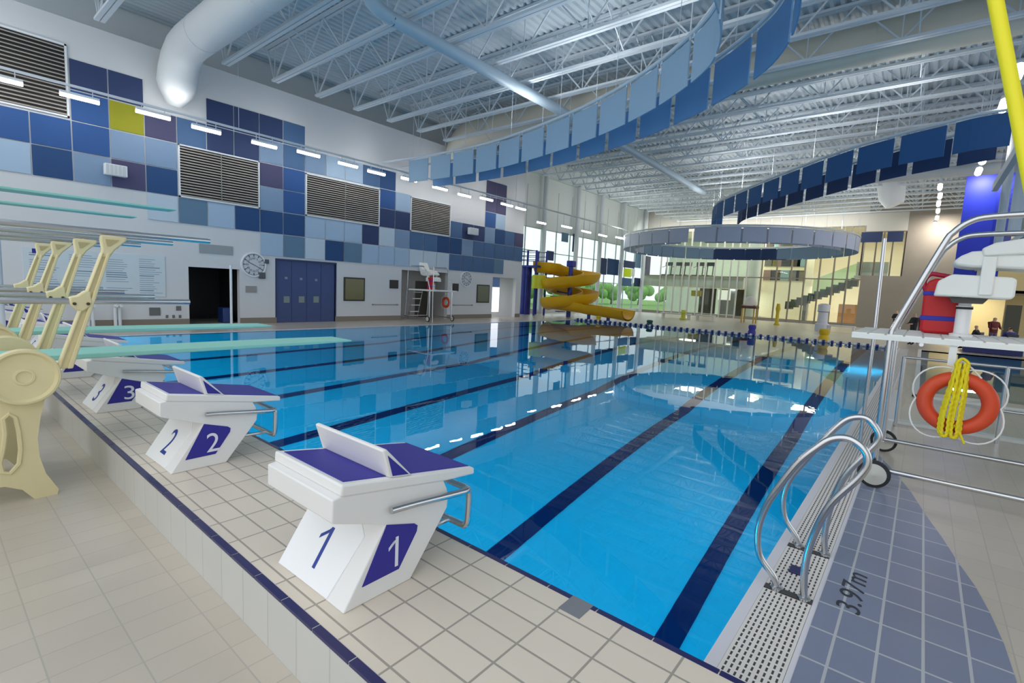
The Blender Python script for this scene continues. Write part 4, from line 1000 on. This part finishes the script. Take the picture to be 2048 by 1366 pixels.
red = mat('rescue_red', (196, 22, 30), .45); blue_s = mat('strap_blue', (48, 52, 170), .6); orange = mat('ring_orange', (214, 70, 28), .5); rope_y = mat('yellow_rope', (232, 210, 20), .7, bump=.4, bscale=120); rope_w = mat('white_cord', (232, 230, 226), .7)
def rescue_board(x, y, rz, label):
    t = thing('rescue_tube', label, 'rescue tube', (x, y, 1.667), rz, 'red rescue tubes')
    MB().prism([(-.17, .0), (.17, .0), (.185, .05), (.19, .45), (.17, .60), (.10, .64), (-.10, .64), (-.17, .60), (-.19, .45), (-.185, .05)], 'y', -.075, .075).build('float_body', red, t, True, .03)
    MB().box((-.195, -.082, .15), (.197, .082, .205)).build('strap', blue_s, t, True, .01)
    MB().tube(smooth_path([(-.16, 0, .47), (-.2, 0, .6), (-.15, 0, .69), (-.05, 0, .68), (.05, 0, .66)], 5), .026, 10).build('shoulder_loop', mat('strap_crimson', (176, 22, 60), .6), t)
    MB().box((-.195, -.082, .44), (.0, .082, .49)).build('strap', blue_s, t, True, .01)
rescue_board(.17, 7.72, .0, 'red rescue tube with blue straps standing on the lifeguard chair deck')
rescue_board(-19.9 - .17 - .1, 17.6, PI, 'red rescue tube on the far lifeguard chair before the alcove')

def life_ring(c, R_, r_, label, rz=0, rope=True):
    t = thing('life_ring', label, 'life ring', c, rz)
    MB().tube([(R_ * math.cos(a), 0, R_ * math.sin(a)) for a in [2 * PI * i / 48 for i in range(48)]], r_, 18, True).build('ring', orange, t)
    co = MB(); pts = []
    for i in range(49):
        a = 2 * PI * i / 48 + PI / 2; k = abs(math.sin(2 * (a - PI / 2))) ** 1.0
        rr = R_ + r_ * 1.05 + .085 * k * (1 if rope else .6); pts.append((rr * math.cos(a), -.02 - .03 * k, rr * math.sin(a) - .03 * k * (1 if math.sin(a) < .3 else .0)))
    co.tube(pts[:-1], .0075, 8, True); co.build('grab_cord', rope_w, t)
    return t
RCN = (.345, 6.52, 1.045)
lr = life_ring(RCN, .243, .067, 'orange life ring hanging on the lifeguard chair at the right')
hg = MB(); hg.tube(smooth_path([(-.07, -.02, .30), (-.03, -.03, .38), (0, .05, .41)], 4), .008, 8); hg.tube(smooth_path([(.15, -.02, .27), (.07, -.03, .36), (.0, .05, .41)], 4), .008, 8); hg.build('hanging_cord', rope_w, lr)
life_ring((-19.9 - .35, 18.82, 1.0), .24, .067, 'orange life ring on the far lifeguard chair before the alcove', 0, False)
rp = MB(); rnd = random.Random(5)
for hx, tx in ((-.065, -.028), (.005, .03)):
    for i in range(4):
        zb = RCN[2] - .315 - .012 * (i % 2); w_ = .042 - .008 * i; yy = RCN[1] - .085 - .012 * i; zt = RCN[2] + .40
        ctl = [(RCN[0] + tx - .01, yy + .04, zt), (RCN[0] + (tx + hx) / 2 - w_ * .8, yy, RCN[2] + .12), (RCN[0] + hx - w_, yy, RCN[2] - .1), (RCN[0] + hx - w_, yy, zb + .03), (RCN[0] + hx, yy, zb), (RCN[0] + hx + w_, yy, zb + .03), (RCN[0] + hx + w_, yy, RCN[2] - .1), (RCN[0] + (tx + hx) / 2 + w_ * .8, yy, RCN[2] + .12), (RCN[0] + tx + .01, yy + .04, zt)]
        q_ = smooth_path(ctl, 14); rp.tube([p_ + Vector((.0035 * math.sin(k_ * 1.7 + i), .003 * math.cos(k_ * 1.7), 0)) for k_, p_ in enumerate(q_)], .0125, 7)
rp.tube(smooth_path([(RCN[0] - .05, RCN[1] - .03, RCN[2] + .37), (RCN[0] - .03, RCN[1] - .05, RCN[2] + .42), (RCN[0], RCN[1] - .02, RCN[2] + .44), (RCN[0] + .04, RCN[1] - .05, RCN[2] + .41), (RCN[0] + .05, RCN[1] - .03, RCN[2] + .36)], 5), .014, 8)
rp.tube(smooth_path([(RCN[0] + .0, RCN[1] - .1, RCN[2] - .2), (RCN[0] + .05, RCN[1] - .11, RCN[2] - .28), (RCN[0] + .09, RCN[1] - .1, RCN[2] - .37)], 5), .0105, 7)
tag(rp.build('throw_rope', rope_y), 'hanks of yellow throw rope draped over the orange life ring', 'rope')

# yellow pole crossing the upper right corner, foot on the deck
tag(MB().tube([(.90, 3.0, 0.02), (-.12, 3.0, 4.15)], .026, 14).build('reaching_pole', mat('pole_yellow', (236, 226, 24), .4)), 'bright yellow pole slanting across the upper right corner', 'pole')

# ================================================================= right side: fence, second pool
yf = 10.2
t = thing('pool_fence', 'stainless fence with clear panels behind the life ring', 'fence', (0, yf, 0))
for x in (-.16, 1.04, 2.24, 3.44): MB().tube([(x, 0, 0), (x, 0, 1.16)], .026, 12).build('post', chrome, t)
MB().tube([(-.16, 0, 1.15), (3.44, 0, 1.15)], .022, 12).build('top_rail', chrome, t); MB().tube([(1.04, 0, .5), (3.44, 0, .5)], .018, 12).build('middle_rail', chrome, t)
for x in (-.12, 1.08, 2.28): pane('clear_panel', [(x, 0, .1), (x + 1.12, 0, .1), (x + 1.12, 0, 1.08), (x, 0, 1.08)], glass('clear_fence_panel', (236, 244, 244)), t)
struct('trim_11', MB().box((-.3, 10.5, 0), (4.5, 10.62, .06)).box((-.33, 9.75, 0), (-.2, 14.5, .03)), mat('kerb_white', (222, 220, 216), .5))
sp_ = MB().box((.0, 14.0, -.02), (.12, 29.6, .04)).box((.0, 14.0, -.02), (7.0, 14.12, .04)); struct('trim_12', sp_, mat('kerb_white', (222, 220, 216), .5))
struct('pool_basin_small', MB().add([(.1, 14.1, -1.0), (7, 14.1, -1.0), (7, 29.6, -1.0), (.1, 29.6, -1.0), (.1, 14.1, 0), (7, 14.1, 0), (7, 29.6, 0), (.1, 29.6, 0)], [(0, 1, 2, 3), (0, 1, 5, 4), (1, 2, 6, 5), (2, 3, 7, 6), (3, 0, 4, 7)]), pool_tile)
w = MB().add([(.12, 14.12, -0.03), (7, 14.12, -0.03), (7, 29.6, -0.03), (.12, 29.6, -0.03)], [(0, 1, 2, 3)]).build('pool_water', water_mat('pale_pool_water', (.42, .74, .84, 1), .02), None, False)
tag(w, 'pale water of the smaller pool behind the lifeguard chair', 'water', kind='stuff')

# ================================================================= yellow spiral slide
SY = 31.3; SXC = -20.35
yel = mat('slide_yellow', (226, 176, 22), .35); yel2 = mat('slide_yellow_inside', (236, 208, 120), .35); blu = mat('slide_blue', (36, 48, 150), .4)
sl = thing('water_slide', 'yellow spiral water slide with blue centre post and stair tower', 'slide', (SXC, SY, 0))
def flume(path, name, half=.62, depth=.62, mats=None):
    path = [Vector(p) for p in path]; k = len(path); vs = []; n_ = 9
    prof_ = [(half * math.cos(a), -depth * math.sin(a) ) for a in [PI * i / (n_ - 1) for i in range(n_)]]
    ring = [(a, b) for a, b in prof_] + [(a * .9, b * .86 + .0) for a, b in reversed(prof_)]
    m = len(ring); fs = []
    for i, p in enumerate(path):
        tg = (path[min(k - 1, i + 1)] - path[max(0, i - 1)]); tg.z = 0; tg.normalize(); r = Vector((tg.y, -tg.x, 0))
        for a, b in ring: vs.append(p + r * a + Vector((0, 0, b)))
    mb = MB()
    for i in range(k - 1):
        for j in range(m): fs.append((i * m + j, i * m + (j + 1) % m, (i + 1) * m + (j + 1) % m, (i + 1) * m + j))
    mb.add(vs, fs); mb.add([], []);
    o = mb.build(name, yel, sl); return o
# helix: 2 turns, clockwise, descending; starts at the tower on the left
h = []
for i in range(61):
    a = math.radians(200 - i * 12); h.append((1.55 * math.cos(a), 1.55 * math.sin(a), 3.95 - i * .0455))
start = [(-2.6, -.9, 4.0), (-2.2, -.75, 3.98)]
flume(start[:1] + h, 'spiral_flume', .66, .80)
out = [(h[-1][0], h[-1][1], h[-1][2]), (1.2, -.9, 1.15), (1.9, -.75, 1.05), (2.8, -.7, .98), (3.6, -.8, .93), (4.4, -1.0, .9), (5.5, -1.3, .82)]
flume(smooth_path(out, 4), 'run_out_flume', .66, .7)
MB().tube([(0, 0, 0), (0, 0, 4.1)], .17, 16).build('centre_post', blu, sl)
for za, zb_ in ((3.7, 4.15), (2.2, 2.55)): MB().box((-.26, -.26, za), (.26, .26, zb_)).build('post_collar', blu, sl, True, .04)
br = MB()
for i in range(5, 60, 9): br.bar((0, 0, h[i][2] - .75), (h[i][0] * .95, h[i][1] * .95, h[i][2] - .62), .09)
br.build('support_arm', blu, sl)
for x, y in ((2.2, -.75), (3.8, -.85)): MB().tube([(x, y, 0), (x, y, .4)], .12, 12).build('run_out_leg', blu, sl)
TX, TY = -23.1 - SXC, 30.2 - SY
MB().tube([(TX - .55, TY, 0), (TX - .55, TY, 3.7)], .42, 20).build('tower_drum', blu, sl)
box((TX - 1.0, TY - .6, 3.55), (TX + .9, TY + .9, 3.7)).build('tower_platform', blu, sl, False, .02)
for x, y in ((.7, -.5), (.7, .8), (-.1, -.5), (-.1, .8)): MB().tube([(TX + x, TY + y, 0), (TX + x, TY + y, 4.8)], .08, 12).build('tower_leg', blu, sl)
for z in (4.1, 4.4, 4.75): MB().tube([(TX + .7, TY - .55, z), (TX - .95, TY - .55, z), (TX - .95, TY + .85, z), (TX + .7, TY + .85, z)], .025, 8).build('guard_rail', blu, sl)
for i in range(12): box((TX + .1 + i * .13, TY + 1.1, 3.4 - i * .28), (TX + .5 + i * .13, TY + 1.9, 3.46 - i * .28)).build('tower_step', mat('stair_blue', (60, 70, 130), .5), sl, False)
MB().lathe([(.52, 0), (.5, 1.0), (.36, 1.0)], (-22.2 - SXC, 29.9 - SY, 2.0), 'z', 20).build('chute_tub', mat('tub_lime', (214, 214, 40), .4), sl)['label'] = 'yellow green curved chute end'

# ================================================================= far pool edge
rope = thing('lane_rope', 'white and blue float rope across the far end of the pool', 'rope', (0, 28.9, .05))
MB().tube([(-18.3, 0, .0), (-.75, 0, .0)], .012, 8).build('cable', rope_w, rope)
fw_, fb_ = MB().lathe([(.02, -.06), (.07, -.05), (.07, .05), (.02, .06)], (0, 0, 0), 'x', 12), MB().lathe([(.02, -.06), (.08, -.05), (.08, .05), (.02, .06)], (0, 0, 0), 'x', 12)
a = fw_.build('float', mat('float_white', (226, 226, 232), .4), rope, True, 0, (-18.2, 0, 0)); b = fb_.build('float', mat('float_blue', (40, 44, 130), .4), rope, True, 0, (-18.0, 0, 0))
for i in range(48):
    x = -18.2 + i * .36
    if i:
        for src, dx in ((a, 0), (b, .14)):
            c = src.copy(); COL.objects.link(c); c.parent = rope; c.location = (x + dx, 0, 0)
def marker(u, v0, v1, w_, m, label):
    p = atz(u, v1, .0); z = max(.35, aty(u, v0, 29.7)[2])
    x = aty(u, v1, 29.7)[0]
    tag(MB().lathe([(w_ * .8, 0), (w_, .03), (w_, z * .3), (w_ * .8, z * .5), (w_, z * .7), (w_ * .95, z - .04), (w_ * .7, z)], (x, 29.72, 0.006), 'z', 18).build('lane_marker', m), label, 'marker', 'lane markers on the far pool edge')
marker(1196, 634, 647, .17, mat('marker_yellow', (214, 190, 36), .5), 'slim yellow marker on the far edge below the slide')
marker(1298, 643, 660, .2, mat('marker_green', (38, 78, 74), .5), 'dark green marker on the far pool edge'); marker(1503, 650, 668, .2, mat('marker_blue', (52, 50, 150), .5), 'blue marker barrel on the far pool edge')
marker(1647, 658, 678, .24, mat('marker_gold', (226, 186, 16), .5), 'golden yellow marker on the far edge at the right')
# white bulkhead benches and loungers on the far deck
def bench(u0, u1, v, y, label):
    x0, x1 = aty(u0, v, y)[0], aty(u1, v, y)[0]; t = thing('deck_bench', label, 'bench', ((x0 + x1) / 2, y, 0), 0, 'white benches on the far deck'); w_ = (x1 - x0) / 2
    bm_ = mat('bench_white', (220, 218, 214), .5)
    box((-w_, -.25, .4), (w_, .25, .48)).build('seat', bm_, t, True, .02); 
    for s in (-1, 1): box((s * w_ * .85 - .06, -.22, 0), (s * w_ * .85 + .06, .22, .4)).build('leg', bm_, t, False)
bench(1322, 1382, 636, 42, 'long white bench on the far deck, left one'); bench(1392, 1430, 638, 42, 'shorter white bench right of the long one on the far deck')
bench(1655, 1712, 650, 40, 'white bench on the far deck before the concrete wall')
def yfig(u, v0, v1, y, m, w_, label, cat, name):
    x = aty(u, v1, y)[0]; z = aty(u, v0, y)[2]
    tag(MB().lathe([(w_ * .9, 0.0), (w_, .08), (w_ * .6, .2), (w_ * .55, z * .6), (w_ * .8, z * .75), (w_ * .5, z)], (x, y, 0), 'z', 16).build(name, m), label, cat)
yfig(1553, 607, 648, 44, mat('stand_yellow', (206, 182, 30), .5), .22, 'tall yellow water toy column on the far deck', 'water toy', 'water_toy')
yfig(1366, 620, 636, 41, mat('stand_lime', (196, 196, 70), .5), .3, 'short lime water toy on the far deck', 'water toy', 'water_toy')
def booth(u, y):
    x = aty(u, 620, y)[0]; t = thing('guard_station', 'brown and yellow guard station on the far deck', 'station', (x, y, 0))
    for sx in (-.45, .45):
        for sy in (-.4, .4): MB().tube([(sx, sy, 0), (sx, sy, 1.5)], .06, 10).build('leg', mat('station_yellow', (196, 160, 60), .5), t)
    box((-.6, -.5, 1.2), (.6, .5, 1.42)).build('canopy', mat('station_brown', (92, 56, 44), .5), t, True, .03)
    MB().lathe([(.5, 1.42), (.5, 1.7), (.3, 2.1), (.1, 2.2)], (0, 0, 0), 'z', 16).build('white_cover', mat('station_white', (226, 220, 210), .5), t)
booth(1499, 44)
yt = thing('pace_pump_unit', 'pale grey round plinth standing on the far deck at the right', 'plinth', (aty(1645, 640, 40)[0], 40, 0))
MB().lathe([(.42, 0), (.42, .5), (.32, .55), (.3, 1.3), (.36, 1.35), (.36, 1.8), (.2, 1.9)], (0, 0, 0), 'z', 20).build('body', mat('plinth_pale', (206, 210, 216), .4), yt); MB().lathe([(.34, 1.32), (.37, 1.36)], (0, 0, 0), 'z', 20).build('band', grey, yt)

# ================================================================= people at the far right
def person(x, y, z, rz, shirt, trousers, hair, label, seated=True, k=1.0):
    t = thing('person', label, 'person', (x, y, z), rz, None)
    hip = .50 if seated else .92
    V = [(0, 0, hip), (0, -.01, hip + .22), (0, -.02, hip + .45), (0, -.02, hip + .53), (0, 0, hip + .61), (0, .01, hip + .72)]; Rr = [.15, .14, .15, .055, .075, .09]
    E = [(0, 1), (1, 2), (2, 3), (3, 4), (4, 5)]
    for s in (-1, 1):
        b0 = len(V); V += [(s * .19, -.02, hip + .45), (s * .24, .05, hip + .2), (s * .17, .27, hip + .16), (s * .12, .37, hip + .17)]; Rr += [.065, .05, .038, .035]; E += [(2, b0), (b0, b0 + 1), (b0 + 1, b0 + 2), (b0 + 2, b0 + 3)]
        b1 = len(V)
        if seated: V += [(s * .10, .02, hip - .02), (s * .12, .44, hip), (s * .12, .46, .08), (s * .12, .58, .04)]
        else: V += [(s * .09, 0, hip - .06), (s * .10, .02, .48), (s * .10, 0, .08), (s * .10, .13, .04)]
        Rr += [.09, .07, .05, .04]; E += [(0, b1), (b1, b1 + 1), (b1 + 1, b1 + 2), (b1 + 2, b1 + 3)]
    me = bpy.data.meshes.new('b'); me.from_pydata([(a * k, b * k, c * k) for a, b, c in V], E, []); o = bpy.data.objects.new('b', me); COL.objects.link(o)
    sk = o.modifiers.new('s', 'SKIN'); sd = o.modifiers.new('d', 'SUBSURF'); sd.levels = 1; sd.render_levels = 1
    for i, sv in enumerate(me.skin_vertices[0].data): sv.radius = (Rr[i] * k, Rr[i] * k)
    me.skin_vertices[0].data[0].use_root = True
    dg = bpy.context.evaluated_depsgraph_get(); dg.update(); bm_ = bpy.data.meshes.new_from_object(o.evaluated_get(dg)); bpy.data.objects.remove(o)
    bm_.materials.clear(); skin = mat('skin_tone', (204, 160, 136), .6)
    for m in (skin, shirt, trousers, hair): bm_.materials.append(m)
    for p_ in bm_.polygons:
        c = p_.center / k
        if c.z > hip + .50: p_.material_index = 3 if (c.z > hip + .74 or (c.y < -.02 and c.z > hip + .6)) else 0
        elif c.z > hip - .03 and not (c.y > .2 and c.z > hip + .1) and not (seated and c.y > .2): p_.material_index = 1
        elif c.z > hip and c.y > .2: p_.material_index = 0
        else: p_.material_index = 2
        p_.use_smooth = True
    bm_.name = 'body'; b = bpy.data.objects.new('body', bm_); COL.objects.link(b); b.parent = t
    return t
dkc = mat('cloth_black', (36, 38, 44), .8); mar = mat('cloth_maroon', (110, 40, 44), .8); gry = mat('cloth_grey', (96, 96, 110), .8); blc = mat('cloth_blue', (60, 66, 130), .8); hr = mat('hair_dark', (48, 36, 30), .7); hr2 = mat('hair_fair', (178, 150, 92), .7)
def chair_(x, y, rz, label):
    t = thing('cafe_chair', label, 'chair', (x, y, 0), rz, 'dark chairs at the far right'); m = mat('chair_dark', (50, 48, 56), .6)
    box((-.22, -.2, .37), (.22, .22, .42)).build('seat', m, t, True, .015); box((-.22, -.26, .42), (.22, -.21, .9)).build('backrest', m, t, True, .015)
    for sx in (-.19, .19):
        for sy in (-.2, .18): MB().tube([(sx, sy, 0), (sx, sy, .38)], .015, 6).build('leg', m, t)
PYY = 30.5
def seatp(u, y, rz, sh, tr, ha, l, l2):
    x = aty(u, 640, y)[0]; person(x, y, 0, rz, sh, tr, ha, l); chair_(x, y, rz, l2)
xs_ = lambda u, y: aty(u, 640, y)[0]
p_ = person(xs_(1792, 44), 44, 0, 2.6, dkc, dkc, hr, 'person in black standing by the concrete wall, left of the chair rail', False)
person(xs_(1829, 33), 33, 0, 2.2, dkc, dkc, hr2, 'fair haired person in black standing left of the red rescue tube', False)
person(xs_(1846, 34.5), 34.5, 0, 2.8, mar, gry, hr, 'person in maroon standing half hidden by the red rescue tube', False)
seatp(1955, 33, 1.2, dkc, dkc, hr2, 'person in black sitting right of the lifeguard chair pedestal', 'dark chair right of the lifeguard chair pedestal')
person(xs_(1990, 34), 34, 0, -2.6, mar, gry, hr, 'person in maroon standing behind the dark blue table', False)
seatp(2024, 33, .4, blc, dkc, hr, 'person in blue sitting at the right edge of the photo', 'dark chair at the right edge of the photo')
tb = thing('cafe_table', 'dark blue covered table among the seated people at the far right', 'table', (xs_(1992, 31.4), 31.4, 0)); box((-1.0, -.4, .7), (1.0, .4, .75)).build('tabletop', mat('table_navy', (36, 44, 104), .6), tb, False, .01); box((-.98, -.38, .02), (.98, .38, .7)).build('table_skirt', mat('table_navy', (36, 44, 104), .6), tb, False)
struct('wall_light_block', box((11, -9, 0), (11.3, 6, 11)), white)  # unseen wall piece added to block light from the right
struct('wall_cafe', MB().box((.6, 45, 0), (4.0, 45.2, 3.4)), mat('cafe_cream', (206, 190, 140), .7))
tag(box((aty(2012, 620, 37)[0], 37, 0), (aty(2044, 620, 37)[0], 37.4, 2.3)).build('dark_cabinet', mat('back_dark', (86, 84, 72), .7), None, False), 'tall dark cabinet behind the seated people at the far right', 'cabinet')

# ================================================================= light
w_ = bpy.data.worlds.new('sky'); S.world = w_; w_.use_nodes = True
nt = w_.node_tree; bg = nt.nodes['Background']; bg.inputs['Color'].default_value = (0.90, 0.95, 1.0, 1); bg.inputs['Strength'].default_value = 1.45
def area(name, loc, rot, sx, sy, power, col=(1, 1, 1)):
    l = bpy.data.lights.new(name, 'AREA'); l.shape = 'RECTANGLE'; l.size = sx; l.size_y = sy; l.energy = power; l.color = col
    o = bpy.data.objects.new(name, l); COL.objects.link(o); o.location = loc; o.rotation_euler = rot; return o
# unseen fill lights added at the near and right pool walls to brighten the basin
for x in (-2.0, -6.0, -10.0, -14.0, -17.5): area('pool_fill_light', (x, 2.16, -1.2), (PI / 2, 0, 0), .5, .5, 135, (.9, .96, 1))
for y in (8.0, 14.0, 20.0): area('pool_fill_light', (-.74, y, -1.0), (0, PI / 2, 0), .4, .4, 110, (.9, .96, 1))
# unseen uplights added on top of the baffle ribbons to brighten the roof
for pts in (R1[:-2], R2, R3):
    for p in resample(pts, 3.2)[(3 if pts is R1[:-2] or abs(pts[0][0] + 21.4) < .5 else 1):-1]: area('ribbon_fill_light', (p.x, p.y, p.z + .12), (PI, 0, 0), .9, .12, 40, (1, .97, .93))
for y in range(2, 40, 4): area('track_fill_light', (LXX, y, 7.4), (PI, -.25, 0), .12, 1.2, 9, (1, .97, .93))  # more unseen uplights, added along the light track for the roof
# lamps inside the rooms behind the far glass
for x in (-20, -14, -8, -3): area('room_lamp', (x, BY + 5, 8.7), (0, 0, 0), 2.5, 2.5, 380, (1, .95, .86))
for x in (-20, -15): area('room_lamp', (x, BY + 4, 2.9), (0, 0, 0), 2, 1.2, 160, (.96, 1, .94))
for x in (-8, -4): area('room_lamp', (x, BY + 6, 3.6), (0, 0, 0), 1.2, 1.2, 120, (1, .93, .80))
area('room_lamp', (2.5, 43, 3.2), (0, 0, 0), 1.2, 1.2, 160, (1, .9, .7))
area('front_fill_light', (-14, BY - 2.5, 9.2), (.6, 0, 0), 19, 1.0, 420, (1, .97, .92))  # added fill strip in the hall, brightens the slab edge and glass front
# wall washer on the blue feature wall
area('wall_washer', ((bl[0] + br_[0]) / 2 - .2, BWY - 1.2, tz - .3), (.35, 0, 0), .6, .3, 110, (1, .95, 1))
area('wall_washer', (.4, BY - 1.6, 8.6), (.45, 0, 0), .6, .3, 160, (1, .93, .85))

vs = S.view_settings; vs.view_transform = 'Standard'; vs.look = 'None'; vs.exposure = 0.0; vs.gamma = 1.0; vs.use_curve_mapping = False
S.display_settings.display_device = 'sRGB'
S.cycles.use_denoising = True
S.cycles.sample_clamp_indirect = 8.0
S.cycles.max_bounces = 10; S.cycles.diffuse_bounces = 4; S.cycles.glossy_bounces = 5; S.cycles.transmission_bounces = 8; S.cycles.transparent_max_bounces = 12
